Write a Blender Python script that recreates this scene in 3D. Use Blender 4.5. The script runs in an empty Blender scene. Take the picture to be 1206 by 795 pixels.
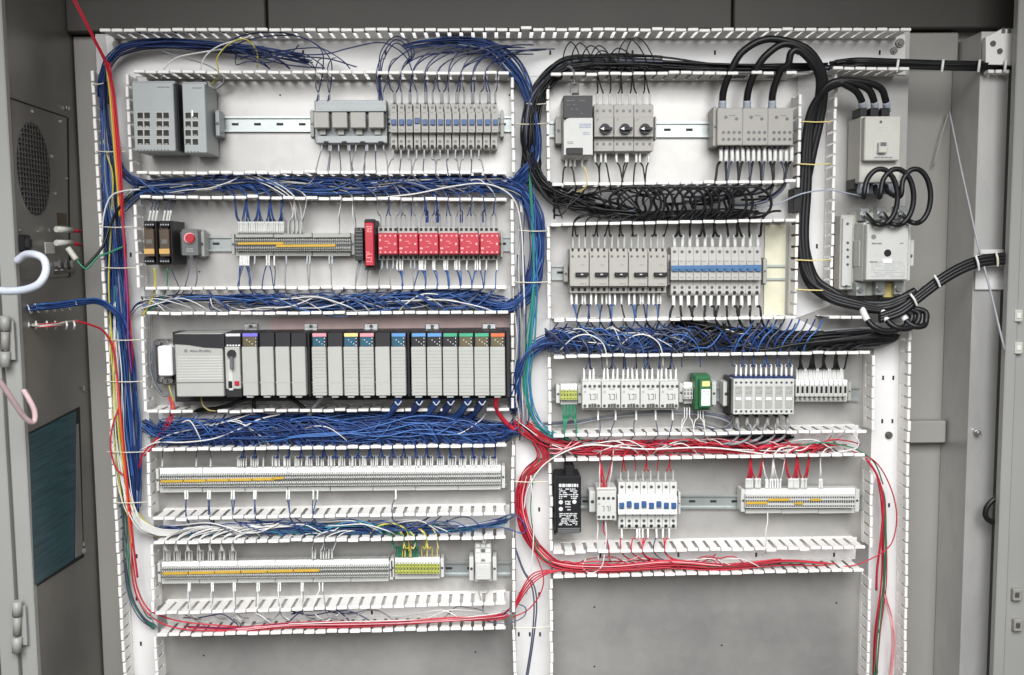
import bpy, math, random
from math import sin, cos, pi, radians
from mathutils import Matrix, Vector
random.seed(7)
SC = bpy.context.scene
COL = SC.collection

# ------------------------------------------------------------------ camera
F, DIST = 1103.0, 2.15
YAW, PITCH, ROLL = radians(1.0), radians(5.0), radians(-0.49)
_f = Vector((sin(YAW)*cos(PITCH), cos(YAW)*cos(PITCH), -sin(PITCH)))
_r0 = Vector((cos(YAW), -sin(YAW), 0)); _u0 = _r0.cross(_f)
CR = _r0*cos(ROLL)+_u0*sin(ROLL); CU = -_r0*sin(ROLL)+_u0*cos(ROLL); CF = _f
cam = bpy.data.objects.new('camera', bpy.data.cameras.new('camera')); COL.objects.link(cam)
M = Matrix(((CR.x, CU.x, -CF.x, 0), (CR.y, CU.y, -CF.y, -DIST), (CR.z, CU.z, -CF.z, 0), (0, 0, 0, 1)))
cam.matrix_world = M
cam.data.sensor_width = 36; cam.data.lens = 36*F/1206; cam.data.clip_end = 50; cam.data.clip_start = .05
SC.camera = cam

# ------------------------------------------------------------------ light
W = bpy.data.worlds.new('World'); SC.world = W; W.use_nodes = True
bg = W.node_tree.nodes['Background']; bg.inputs[0].default_value = (1, .98, .94, 1); bg.inputs[1].default_value = .19
def area(name, loc, target, sx, sy, power, col):
    l = bpy.data.lights.new(name, 'AREA'); l.shape = 'RECTANGLE'; l.size = sx; l.size_y = sy
    l.energy = power; l.color = col
    o = bpy.data.objects.new(name, l); COL.objects.link(o); o.location = loc
    o.rotation_euler = (Vector(target)-Vector(loc)).to_track_quat('-Z', 'Y').to_euler()
    return o
area('ceiling_light', (.0, -2.7, 1.3), (.0, 0, .1), 3.4, 1.2, 5, (1, .92, .85))
_k = area('added_key_light', (.05, -2.2, .80), (.0, 0, -1.25), 2.6, 1.5, 49, (.97, .985, 1)); _k.data.spread = radians(88)  # unseen key light, added to brighten the lower rows
SC.view_settings.view_transform = 'Standard'; SC.view_settings.look = 'None'
SC.view_settings.exposure = 0; SC.view_settings.gamma = 1
SC.cycles.max_bounces = 6; SC.cycles.transparent_max_bounces = 8

# ------------------------------------------------------------------ picture <-> place
def at(px, py, d=0.0):
    """point of the plane y=-d (d metres in front of the mounting plate) seen at photo pixel px,py"""
    v = CR*((px-603)/F)-CU*((py-397.5)/F)+CF
    t = (DIST-d)/v.y
    return Vector((v.x*t, -d, v.z*t))
def onx(px, py, X):
    v = CR*((px-603)/F)-CU*((py-397.5)/F)+CF
    t = X/v.x
    return Vector((X, -DIST+v.y*t, v.z*t))

# ------------------------------------------------------------------ materials
def mat(name, col, rough=.5, metal=0, var=.08, scale=30, bump=0, bscale=300, spec=.5, coat=0):
    m = bpy.data.materials.new(name); m.use_nodes = True
    nt = m.node_tree; b = nt.nodes['Principled BSDF']
    b.inputs['Roughness'].default_value = rough; b.inputs['Metallic'].default_value = metal
    b.inputs['Specular IOR Level'].default_value = spec
    tc = nt.nodes.new('ShaderNodeTexCoord'); n = nt.nodes.new('ShaderNodeTexNoise')
    n.inputs['Scale'].default_value = scale; n.inputs['Detail'].default_value = 5
    nt.links.new(tc.outputs['Object'], n.inputs['Vector'])
    r = nt.nodes.new('ShaderNodeValToRGB')
    r.color_ramp.elements[0].position = .3; r.color_ramp.elements[1].position = .7
    r.color_ramp.elements[0].color = [max(0, c*(1-var)) for c in col]+[1]
    r.color_ramp.elements[1].color = [min(1, c*(1+var)) for c in col]+[1]
    nt.links.new(n.outputs['Fac'], r.inputs[0]); nt.links.new(r.outputs[0], b.inputs['Base Color'])
    if bump:
        n2 = nt.nodes.new('ShaderNodeTexNoise'); n2.inputs['Scale'].default_value = bscale
        nt.links.new(tc.outputs['Object'], n2.inputs['Vector'])
        bp = nt.nodes.new('ShaderNodeBump'); bp.inputs['Strength'].default_value = bump; bp.inputs['Distance'].default_value = .001
        nt.links.new(n2.outputs['Fac'], bp.inputs['Height']); nt.links.new(bp.outputs[0], b.inputs['Normal'])
    return m
MT = {}
def mk(k, *a, **kw): MT[k] = mat(k, *a, **kw); return MT[k]
mk('pvc_white', (.76, .74, .71), .42, var=.04, scale=9)
mk('pvc_base', (.66, .65, .64), .45, var=.06, scale=6, bump=.05)
mk('enclosure_paint', (.27, .262, .24), .5, var=.05, scale=4, bump=.25, bscale=500)
mk('enclosure_light', (.30, .30, .285), .45, var=.04, scale=4)
mk('header_paint_shaded', (.046, .041, .035), .6, var=.10, scale=7, bump=.2)  # enclosure paint with the shade under the cabinet top put into its colour
mk('side_metal', (.235, .225, .205), .34, metal=.45, var=.26, scale=3)
mk('dark_hole', (.012, .012, .014), .7)
mk('device_grey', (.33, .33, .305), .45, var=.03)
mk('device_warm', (.34, .325, .295), .45, var=.03)
mk('device_light', (.50, .50, .475), .42, var=.03)
mk('device_mid', (.40, .39, .365), .45, var=.04)
mk('device_bluegrey', (.31, .33, .33), .45, metal=.15, var=.04)
mk('device_dark', (.12, .125, .125), .45)
mk('plc_grey', (.36, .36, .335), .5, var=.02)
mk('plc_black', (.022, .021, .023), .42, spec=.35)
mk('black', (.009, .009, .010), .45, spec=.35)
mk('brown_black', (.075, .050, .032), .4)
mk('white', (.85, .85, .84), .45, var=.02)
mk('cream', (.50, .49, .44), .5, var=.03)
mk('red', (.40, .012, .03), .4, var=.06)
mk('plc_rib', (.27, .27, .25), .5)
mk('jumper_gold', (.50, .31, .03), .55)
mk('pale_red', (.85, .35, .36), .5)
mk('amber', (.55, .33, .10), .5)
mk('yellow', (.75, .50, .03), .45)
mk('lime', (.42, .46, .08), .5)
mk('green', (.02, .12, .045), .45)
mk('blue_lever', (.035, .085, .22), .45)
mk('blue_band', (.045, .13, .28), .5)
mk('purple', (.16, .14, .55), .4)
mk('sky_blue', (.10, .25, .50), .4)
mk('leaf', (.05, .30, .17), .4)
mk('orange', (.60, .13, .05), .4)
mk('label_yellow', (.72, .58, .22), .45)
mk('label_pink', (.62, .25, .28), .45)
mk('screen_teal', (.025, .085, .13), .3)
mk('screen_brown', (.11, .09, .05), .3)
mk('print_grey', (.18, .18, .18), .6)
mk('print_light', (.55, .55, .55), .6)
mk('print_blue', (.25, .3, .45), .6)
mk('chrome', (.7, .7, .7), .22, metal=1)
mk('dark_chrome', (.22, .21, .2), .3, metal=.8)
mk('screw', (.10, .10, .10), .4, metal=.5)
mk('w_blue', (.018, .050, .175), .45, var=.15, spec=.35)
mk('w_blue2', (.035, .11, .32), .42, var=.1)
mk('w_navy', (.011, .024, .095), .45, var=.15, spec=.35)
mk('w_slate', (.06, .07, .11), .42)
mk('w_grey', (.22, .22, .23), .45)
mk('w_black', (.007, .007, .008), .42, spec=.35)
mk('w_white', (.60, .59, .57), .45)
mk('w_red', (.44, .011, .03), .45)
mk('w_orange', (.70, .10, .02), .4)
mk('w_yellow', (.48, .42, .05), .45)
mk('w_green', (.015, .17, .09), .45)
mk('w_teal', (.02, .22, .32), .4)
mk('w_purple', (.20, .05, .22), .4)
mk('w_pink', (.70, .30, .32), .42)
mk('sleeve', (.66, .66, .64), .5)
mk('sleeve_grey', (.36, .37, .39), .5)
mk('tie', (.62, .58, .45), .5)
mk('hose_white', (.60, .64, .72), .45)
mk('hose_pink', (.58, .42, .43), .5)
mk('pink_reflection', (.50, .37, .35), .35)  # reflection on the plate, put into a pink colour
mk('cream_patch', (.60, .58, .44), .4)
mk('shrink', (.33, .36, .42), .5)
def clear_mat(name, col, rough, alpha):
    m = mat(name, col, rough); m.node_tree.nodes['Principled BSDF'].inputs['Alpha'].default_value = alpha; MT[name] = m
clear_mat('clear_cap', (.75, .77, .78), .12, .45)

def galv(name, base, metal, rough, tint=(1, 1, 1), stretch=(1, 1, 1)):
    m = bpy.data.materials.new(name); m.use_nodes = True; nt = m.node_tree; b = nt.nodes['Principled BSDF']
    tc = nt.nodes.new('ShaderNodeTexCoord'); mp = nt.nodes.new('ShaderNodeMapping'); mp.inputs['Scale'].default_value = stretch
    nt.links.new(tc.outputs['Object'], mp.inputs[0])
    v = nt.nodes.new('ShaderNodeTexVoronoi'); v.inputs['Scale'].default_value = 45
    n = nt.nodes.new('ShaderNodeTexNoise'); n.inputs['Scale'].default_value = 3.5; n.inputs['Detail'].default_value = 6
    nt.links.new(mp.outputs[0], v.inputs['Vector']); nt.links.new(mp.outputs[0], n.inputs['Vector'])
    mx = nt.nodes.new('ShaderNodeMix'); mx.data_type = 'FLOAT'; mx.inputs[0].default_value = .92
    nt.links.new(v.outputs['Color'], mx.inputs[2]); nt.links.new(n.outputs['Fac'], mx.inputs[3])
    r = nt.nodes.new('ShaderNodeValToRGB')
    r.color_ramp.elements[0].position = .3; r.color_ramp.elements[1].position = .75
    r.color_ramp.elements[0].color = (base*.74*tint[0], base*.74*tint[1], base*.75*tint[2], 1)
    r.color_ramp.elements[1].color = (base*1.14*tint[0], base*1.14*tint[1], base*1.12*tint[2], 1)
    nt.links.new(mx.outputs[0], r.inputs[0]); nt.links.new(r.outputs[0], b.inputs['Base Color'])
    mr = nt.nodes.new('ShaderNodeMapRange'); mr.inputs['To Min'].default_value = rough*.75; mr.inputs['To Max'].default_value = rough*1.3
    nt.links.new(n.outputs['Fac'], mr.inputs[0]); nt.links.new(mr.outputs[0], b.inputs['Roughness'])
    b.inputs['Metallic'].default_value = metal
    MT[name] = m; return m
galv('galvanised_plate', .43, .56, .40, (1, .975, .94))
galv('galvanised_strip', .62, .5, .35, (1, .985, .96), (1, 1, .4))
galv('rail_metal', .45, .6, .33, (.93, 1, .98))

# ------------------------------------------------------------------ mesh helpers
class MB:
    def __init__(s): s.v = []; s.f = []; s.sm = []
    def quadbox(s, x0, x1, y0, y1, z0, z1, c=0.0):
        if x1 < x0: x0, x1 = x1, x0
        if y1 < y0: y0, y1 = y1, y0
        if z1 < z0: z0, z1 = z1, z0
        b = len(s.v)
        if c <= 0:
            s.v += [(x, y, z) for x in (x0, x1) for y in (y0, y1) for z in (z0, z1)]
            for q in ((0, 1, 3, 2), (4, 6, 7, 5), (0, 4, 5, 1), (2, 3, 7, 6), (0, 2, 6, 4), (1, 5, 7, 3)):
                s.f.append(tuple(b+i for i in q)); s.sm.append(False)
            return
        c = min(c, (x1-x0)*.45, (y1-y0)*.45, (z1-z0)*.45)
        B = ((x0, x1), (y0, y1), (z0, z1))
        idx = {}
        for i in (0, 1):
            for j in (0, 1):
                for k in (0, 1):
                    for a in range(3):
                        p = [B[0][i], B[1][j], B[2][k]]
                        for q in range(3):
                            if q != a: p[q] += c*(1 if (i, j, k)[q] == 0 else -1)
                        idx[(i, j, k, a)] = len(s.v); s.v.append(tuple(p))
        cen = Vector(((x0+x1)/2, (y0+y1)/2, (z0+z1)/2))
        fs = []
        for a in range(3):
            o = [q for q in range(3) if q != a]
            for sd in (0, 1):
                r = []
                for u, w in ((0, 0), (1, 0), (1, 1), (0, 1)):
                    t = [0, 0, 0]; t[a] = sd; t[o[0]] = u; t[o[1]] = w; r.append(idx[(*t, a)])
                fs.append(r)
            for u in (0, 1):
                for w in (0, 1):
                    t0 = [0, 0, 0]; t0[o[0]] = u; t0[o[1]] = w; t1 = list(t0); t1[a] = 1
                    fs.append([idx[(*t0, o[0])], idx[(*t1, o[0])], idx[(*t1, o[1])], idx[(*t0, o[1])]])
        for i in (0, 1):
            for j in (0, 1):
                for k in (0, 1): fs.append([idx[(i, j, k, 0)], idx[(i, j, k, 1)], idx[(i, j, k, 2)]])
        for r in fs:
            p = [Vector(s.v[i]) for i in r]
            n = (p[1]-p[0]).cross(p[2]-p[0]); m = sum(p, Vector())/len(p)
            if n.dot(m-cen) < 0: r = r[::-1]
            s.f.append(tuple(r)); s.sm.append(False)
    def disc(s, cx, cz, r, y0, y1, n=12, r2=None):
        """short cylinder along y from y0 (back) to y1 (front, more negative)"""
        b = len(s.v); r2 = r if r2 is None else r2
        for y, rr in ((y0, r), (y1, r2)):
            for i in range(n):
                a = 2*pi*i/n; s.v.append((cx+rr*cos(a), y, cz+rr*sin(a)))
        for i in range(n):
            j = (i+1) % n
            s.f.append((b+i, b+j, b+n+j, b+n+i)); s.sm.append(True)
        s.f.append(tuple(b+n+i for i in range(n))); s.sm.append(False)
        s.f.append(tuple(b+i for i in reversed(range(n)))); s.sm.append(False)
    def prism(s, pts, y0, y1):
        """polygon in xz, extruded y0 -> y1"""
        b = len(s.v); n = len(pts)
        for y in (y0, y1):
            for x, z in pts: s.v.append((x, y, z))
        for i in range(n):
            j = (i+1) % n; s.f.append((b+i, b+j, b+n+j, b+n+i)); s.sm.append(False)
        s.f.append(tuple(b+n+i for i in range(n))); s.f.append(tuple(b+i for i in reversed(range(n)))); s.sm += [False, False]
    def tube(s, P, r, n=6, caps=True):
        P = [Vector(p) for p in P]
        b = len(s.v); m = len(P); u = None
        rr = r if isinstance(r, (list, tuple)) else [r]*m
        for i in range(m):
            t = (P[min(i+1, m-1)]-P[max(i-1, 0)])
            if t.length < 1e-9: t = Vector((0, 0, 1))
            t.normalize()
            if u is None: u = t.orthogonal().normalized()
            else:
                u = u-t*u.dot(t)
                u = u.normalized() if u.length > 1e-6 else t.orthogonal().normalized()
            w = t.cross(u)
            for k in range(n):
                a = 2*pi*k/n; s.v.append(tuple(P[i]+(u*cos(a)+w*sin(a))*rr[i]))
        for i in range(m-1):
            for k in range(n):
                k2 = (k+1) % n
                s.f.append((b+i*n+k, b+i*n+k2, b+(i+1)*n+k2, b+(i+1)*n+k)); s.sm.append(True)
        if caps:
            s.f.append(tuple(b+k for k in reversed(range(n)))); s.f.append(tuple(b+(m-1)*n+k for k in range(n))); s.sm += [False, False]
    def mesh(s, name, material, org=None):
        me = bpy.data.meshes.new(name)
        vs = s.v
        if org is not None:
            ox, oy, oz = org; vs = [(a-ox, b-oy, c-oz) for a, b, c in vs]
        me.from_pydata(vs, [], s.f)
        me.polygons.foreach_set('use_smooth', s.sm)
        me.materials.append(MT[material] if isinstance(material, str) else material)
        return me
def link(name, me, parent=None, loc=None):
    o = bpy.data.objects.new(name, me); COL.objects.link(o)
    if parent is not None: o.parent = parent
    if loc is not None: o.location = loc
    return o
def tag(o, label=None, cat=None, group=None, kind=None):
    if label: o['label'] = label
    if cat: o['category'] = cat
    if group: o['group'] = group
    if kind: o['kind'] = kind
    return o
def empty(name, loc, label, cat, group=None):
    o = bpy.data.objects.new(name, None); COL.objects.link(o); o.location = loc; o.empty_display_size = .02
    return tag(o, label, cat, group)
def copy_tree(src, loc, label=None, group=None):
    def rec(o, parent):
        c = o.copy(); COL.objects.link(c)
        if parent is not None: c.parent = parent
        for ch in [x for x in KIDS.get(o.name, [])]: 
            d = rec(ch, c); KIDS.setdefault(c.name, []).append(d)
        return c
    r = rec(src, None); r.location = loc
    if label: r['label'] = label
    if group: r['group'] = group
    return r
KIDS = {}
ORD = ['first', 'second', 'third', 'fourth', 'fifth', 'sixth', 'seventh', 'eighth', 'ninth', 'tenth', 'eleventh', 'twelfth', 'thirteenth', 'fourteenth']

class Dev:
    """a thing whose parts are given in photo pixels on planes d metres off the plate"""
    def __init__(s, name, label, cat, cx, cy, d, group=None):
        s.d = d; s.base = at(cx, cy, d); s.base.y = -.012
        s.o = empty(name, s.base, label, cat, group)
    def part(s, name, mb, m, parent=None, label=None, kind=None):
        org = s.base
        me = mb.mesh(name, m, org)
        p = parent or s.o
        o = link(name, me, p); KIDS.setdefault(p.name, []).append(o)
        if label: o['label'] = label
        if kind: o['kind'] = kind
        return o
    def bx(s, mb, x0, y0, x1, y1, df, db, c=.0008):
        a = at(x0, y0, df); b = at(x1, y1, df)
        mb.quadbox(a.x, b.x, -df, -db, b.z, a.z, c)
    def box(s, name, x0, y0, x1, y1, df, db, m, c=.0008, parent=None, label=None):
        mb = MB(); s.bx(mb, x0, y0, x1, y1, df, db, c); return s.part(name, mb, m, parent, label)
    def boxes(s, name, rects, df, db, m, c=0, parent=None, each=False, kind=None):
        if each: 
            return [s.box(name, *r, df, db, m, c, parent) for r in rects]
        mb = MB()
        for r in rects: s.bx(mb, *r, df, db, c)
        return s.part(name, mb, m, parent, kind=kind)
    def dc(s, mb, cx, cy, rpx, df, db, n=12, k=1):
        p = at(cx, cy, df); r = rpx*(DIST-df)/F
        mb.disc(p.x, p.z, r, -db, -df, n, r*k)
    def discs(s, name, pts, rpx, df, db, m, n=10, parent=None, each=False):
        if each:
            for p in pts:
                mb = MB(); s.dc(mb, p[0], p[1], rpx, df, db, n); s.part(name, mb, m, parent)
            return
        mb = MB()
        for p in pts: s.dc(mb, p[0], p[1], rpx, df, db, n)
        return s.part(name, mb, m, parent)
    def text(s, name, txt, cx, cy, hpx, df, m, parent=None, bold=.0):
        cu = bpy.data.curves.new(name, 'FONT'); cu.body = txt; cu.size = hpx*(DIST-df)/F; cu.align_x = 'LEFT'; cu.align_y = 'CENTER'
        cu.offset = bold*cu.size
        t = bpy.data.objects.new('tmp', cu); COL.objects.link(t)
        dg = bpy.context.evaluated_depsgraph_get(); me = bpy.data.meshes.new_from_object(t.evaluated_get(dg))
        bpy.data.objects.remove(t)
        p = at(cx, cy, df); me.materials.clear(); me.materials.append(MT[m])
        for v in me.vertices:
            x, y, _ = v.co; v.co = (x+p.x-s.base.x, -df-.0003-s.base.y, y+p.z-s.base.z)
        pr = parent or s.o; o = link(name, me, pr); KIDS.setdefault(pr.name, []).append(o); return o
    def lines(s, name, x0, y0, x1, y1, rows, df, m, th=.9, dens=.8, seed=0, parent=None):
        """small unreadable print: dashes of random length"""
        rnd = random.Random(seed); mb = MB()
        for i in range(rows):
            y = y0+(y1-y0)*(i+.5)/rows; x = x0+rnd.random()*1
            while x < x1-1:
                w = min(x1-x, 1+rnd.random()*4)
                if rnd.random() < dens: s.bx(mb, x, y-th/2, x+w, y+th/2, df+.0003, df-.0004, 0)
                x += w+.7
        return s.part(name, mb, m, parent)

# ------------------------------------------------------------------ wires
def crom(P, k=6):
    P = [Vector(p) for p in P]
    if len(P) < 3:
        return [P[0].lerp(P[-1], i/k) for i in range(k+1)]
    Q = [P[0]*2-P[1]]+P+[P[-1]*2-P[-2]]; out = []
    for i in range(1, len(Q)-2):
        a, b, c, d = Q[i-1:i+3]
        for j in range(k):
            t = j/k; out.append(.5*((2*b)+(c-a)*t+(2*a-5*b+4*c-d)*t*t+(3*b-a-3*c+d)*t*t*t))
    out.append(P[-1]); return out
def pts3(pts, d):
    return [at(p[0], p[1], p[2] if len(p) > 2 else d) for p in pts]
def wire(label, pts, m='w_blue', r=.0014, d=.06, group=None, n=6, k=6, name='wire', cat='wire'):
    mb = MB(); C = crom(pts3(pts, d), k); mb.tube(C, r, n)
    org = C[0]; o = link(name, mb.mesh(name, m, org), None, org); tag(o, label, cat, group); return o
def bundle(label, pts, n, spread, mats, r=.0013, d=.045, dd=.02, k=5, name='wire_bundle', seed=1, wander=.35, frac=(0, 1), sides=5, group=None):
    """dense mass of strands nobody could count; mats = [(material, weight)]: one object, several materials"""
    rnd = random.Random(seed); objs = {}
    tot = sum(w for _, w in mats)
    per = {}
    mb = MB(); mi = []
    slots = [m for m, _ in mats]
    for _ in range(n):
        a = rnd.random()*2*pi; q = math.sqrt(rnd.random()); u, v = q*cos(a), q*sin(a)
        x = rnd.random()*tot; s = 0
        for i, (m, w) in enumerate(mats):
            s += w
            if x <= s: break
        P = []
        L = len(pts)
        t0 = int(rnd.random()*frac[0]*(L-2)) if frac[0] else 0
        t1 = L-int(rnd.random()*(1-frac[1])*(L-2)) if frac[1] < 1 else L
        for j in range(t0, max(t1, t0+2)):
            p = pts[min(j, L-1)]
            sp = p[2] if len(p) > 2 else spread
            dj = p[3] if len(p) > 3 else d
            u2 = u+wander*(rnd.random()*2-1); v2 = v+wander*(rnd.random()*2-1)
            a0 = pts[max(j-1, 0)]; a1 = pts[min(j+1, L-1)]
            tx, ty = a1[0]-a0[0], a1[1]-a0[1]; l = math.hypot(tx, ty) or 1
            ex = rnd.uniform(0, 12) if j == 0 else (rnd.uniform(-14, 0) if j == L-1 else 0)
            if j in (0, L-1): dj = dj*rnd.uniform(.2, 1)
            P.append(at(p[0]-ty/l*u2*sp+tx/l*ex, p[1]+tx/l*u2*sp+ty/l*ex, max(.006, dj+v2*dd)))
        f0 = len(mb.f); mb.tube(crom(P, k), r*(.85+.3*rnd.random()), sides, False); mi += [i]*(len(mb.f)-f0)
    org = at(pts[0][0], pts[0][1], d)
    me = mb.mesh(name, slots[0], org)
    for m in slots[1:]: me.materials.append(MT[m])
    me.polygons.foreach_set('material_index', mi)
    o = link(name, me, None, org); tag(o, label, 'wire bundle', group, 'stuff'); return o

# ================================================================== SETTING
XL, XR = at(101, 300, -.08).x, 1.093
BACK = .08
def sbox(name, x0, x1, y0, y1, z0, z1, m, c=.002, kind='structure'):
    mb = MB(); mb.quadbox(x0, x1, y0, y1, z0, z1, c); org = ((x0+x1)/2, (y0+y1)/2, z0)
    o = link(name, mb.mesh(name, m, org), None, org); o['kind'] = kind; return o
ZB, ZT = -1.35, .72
sbox('back_wall', XL-.002, XR+.2, BACK, BACK+.01, ZB, ZT, 'enclosure_paint', 0)
YN = -.235
sbox('side_wall', XL-.012, XL, YN, BACK-.003, ZB, ZT-.002, 'side_metal', 0)
# header beam of three panels across the top
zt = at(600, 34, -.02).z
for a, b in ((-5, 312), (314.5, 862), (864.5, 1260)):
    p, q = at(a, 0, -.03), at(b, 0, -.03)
    sbox('header_panel', max(p.x, XL+.002) if a < 0 else p.x, q.x, .03, BACK-.004, zt, ZT-.01, 'header_paint_shaded', .003)
sbox('ceiling', XL-.01, XR+.25, -.30, BACK+.01, ZT, ZT+.012, 'header_paint_shaded', 0)
# cross members of the back wall right of the plate
for (y0, y1) in ((39, 73), (496, 521)):
    p, q = at(1060, y0, -.05), at(1142, y1, -.05)
    sbox('cross_member', p.x, at(1147, 300, .05).x-.003, .045, BACK-.004, q.z, p.z, 'enclosure_paint', .003)
sbox('corner_post', XL+.003, XL+.055, BACK-.02, BACK-.004, ZB, zt-.003, 'enclosure_paint', .002)
# front frame on the left: flanges at the near edge of the side wall
fx = XL
sbox('door_frame', fx-.028, fx+.004, YN-.02, YN-.003, ZB, ZT+.05, 'enclosure_light', .002)
sbox('door_frame', fx-.068, fx-.032, YN-.028, YN-.010, ZB, ZT+.05, 'enclosure_light', .002)
sbox('door_gap', fx-.10, fx-.060, YN+.03, YN+.035, ZB, ZT+.05, 'dark_hole', 0)
sbox('door_frame', fx-.2, fx-.094, YN-.03, YN-.012, ZB, ZT+.05, 'enclosure_paint', .002)
# right: shiny side strip, flange, neighbouring door
YR = -.10
a = at(1184, 300, .10).x; 
sbox('side_panel', at(1147, 300, .05).x, a+.02, -.05, BACK-.003, ZB, at(1160, 37, .05).z, 'galvanised_strip', .001)
sbox('door_frame', a-.002, a+.022, YR-.02, YR, ZB, ZT+.05, 'enclosure_light', .002)
sbox('door_panel', a+.024, a+.3, YR-.012, YR-.004, ZB, ZT+.05, 'enclosure_light', .002)
def proj(p):
    v = Vector(p)-Vector((0, -DIST, 0)); w = v.dot(CF)
    return 603+F*v.dot(CR)/w, 397.5-F*v.dot(CU)/w
pa, pb = at(113, 60, 0), at(1071, 60, 0)
sbox('mounting_plate', pa.x, pb.x, 0, .003, ZB+.02, at(600, 38, 0).z, 'galvanised_plate', 0)

for (x, y) in ((240, 772), (560, 768), (700, 715), (985, 710), (700, 785), (850, 760), (330, 112), (235, 320), (600, 112)):
    q = at(x, y, 0); hb = MB(); hb.disc(q.x, q.z, .0022, .0005, -.0006, 8); o_ = link('drill_hole', hb.mesh('drill_hole', 'dark_hole', (q.x, 0, q.z)), None, (q.x, 0, q.z))
    o_.parent = bpy.data.objects['mounting_plate']; o_.location = o_.location-bpy.data.objects['mounting_plate'].location
# ------------------------------------------------------------------ slotted wiring ducts
PITCH_F = .0258
def finger_mesh(D, bw, hw):
    mb = MB(); b = PITCH_F*bw/2; h = PITCH_F*hw/2
    mb.quadbox(-b, b, -D+.008, -.010, -.0009, .0009, 0)
    mb.quadbox(-h, h, -D, -D+.0085, -.0034, .0034, .0012)
    return mb.mesh('finger', 'pvc_white')
FM = {}
def fmesh(D, bw, hw):
    k = (round(D, 4), bw, hw)
    if k not in FM: FM[k] = finger_mesh(D, bw, hw)
    return FM[k]
GAPS = {}
class Duct:
    def __init__(s, label, group=None):
        s.label = label; s.o = None; s.nb = 0
    def root(s, p):
        if s.o is None: s.o = empty('wiring_duct', Vector((p.x, 0, p.z)), s.label, 'wiring duct')
    def wall(s, x0, y0, x1, y1, D=.09, bw=.70, hw=.90, name=None, miss=()):
        A, B = at(x0, y0, D), at(x1, y1, D); s.root(A)
        e = B-A; L = math.hypot(e.x, e.z); th = -math.atan2(e.z, e.x); n = max(1, round(L/PITCH_F)); p = L/n
        mb = MB(); mb.quadbox(0, L, -.014, -.0005, -.0011, .0011, 0)
        w = link('side_wall', mb.mesh('side_wall', 'pvc_white'), s.o, Vector((A.x, 0, A.z))-s.o.location); w.rotation_euler = (0, th, 0)
        g = []
        for i in range(n):
            if i in miss: continue
            f = link('finger', fmesh(D, bw, hw), w, ((i+.5)*p, 0, random.uniform(-.0006, .0006)))
            f.scale = (p/PITCH_F, 1, 1)
            f.rotation_euler = (random.gauss(0, .006), random.gauss(0, .006), random.gauss(0, .004))
            if random.random() < .03: f.rotation_euler[0] += random.uniform(-.04, .04)
            if i: q = A+e*(i/n); g.append(proj(q)[0])
        if name: GAPS[name] = (g, (y0+y1)/2, D)
        return w
    def base(s, pts, d=.0022, holes=()):
        P = [at(x, y, d) for x, y in pts]; s.root(P[0]); s.nb += 1
        mb = MB(); n = len(P); o = s.o.location
        mb.prism([(p.x-o.x, p.z-o.z) for p in P], -.0004, -d)
        b = link('duct_base', mb.mesh('duct_base', 'pvc_base'), s.o)
        for (x, y) in holes:
            q = at(x, y, d)-o-b.location; hb = MB(); hb.quadbox(q.x-.0022, q.x+.0022, -d-.0006, -d+.0005, q.z-.005, q.z+.005, 0)
            link('mounting_slot', hb.mesh('mounting_slot', 'dark_hole'), b)
DH, DV = .088, .060
# top
t = Duct('long white slotted wiring duct running along the top edge of the panel')
t.wall(116, 35, 1074, 34.5, DH, name='T0')
t.wall(156, 84, 600, 86, DH, name='T1L'); t.wall(648, 87, 940, 85, DH, name='T1R', miss=(16, 19)); t.wall(981, 80, 1072, 81, DH, name='T1X')
t.base([(124, 42), (1066, 41), (1066, 82), (984, 84), (600, 90), (130, 90)], .0024, [(x, 62) for x in range(260, 1050, 97)])
t.base([(984, 83), (1067, 83), (1067, 88), (984, 88)], .003)
# left vertical
t = Duct('tall white slotted duct on the far left of the panel, blue and red wires inside')
t.wall(108, 82, 147, 806, DV, .78, .88)
for q in ((149, 86, 154, 204), (158, 240, 163, 340), (167, 372, 171, 486), (174, 532, 176, 610), (178, 641, 180, 722), (182, 750, 185, 806)): t.wall(*q, DV, .78, .88)
t.base([(115, 86), (160, 86), (188, 800), (154, 800)], .0030, [(147, 655), (147, 705), (161, 655), (161, 705), (166, 758), (154, 300)])
# centre vertical
t = Duct('white vertical slotted duct in the middle between left and right rows')
t.wall(603, 90, 605, 204, DV, .78, .88); t.wall(603, 234, 604, 338, DV, .78, .88); t.wall(603, 368, 604, 482, DV, .78, .88)
t.wall(604, 524, 604, 606, DV, .78, .88); t.wall(605, 634, 605, 722, DV, .78, .88); t.wall(605, 742, 607, 806, DV, .78, .88)
for q in ((645, 90, 646, 214), (646, 266, 647, 376), (647, 420, 648, 514), (648, 545, 649, 650), (649, 682, 650, 806)): t.wall(*q, DV, .78, .88)
t.base([(606, 90), (646, 90), (650, 800), (608, 800)], .0033, [(612, 700), (624, 747), (636, 747), (611, 747), (635, 700), (635, 600)])
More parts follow.
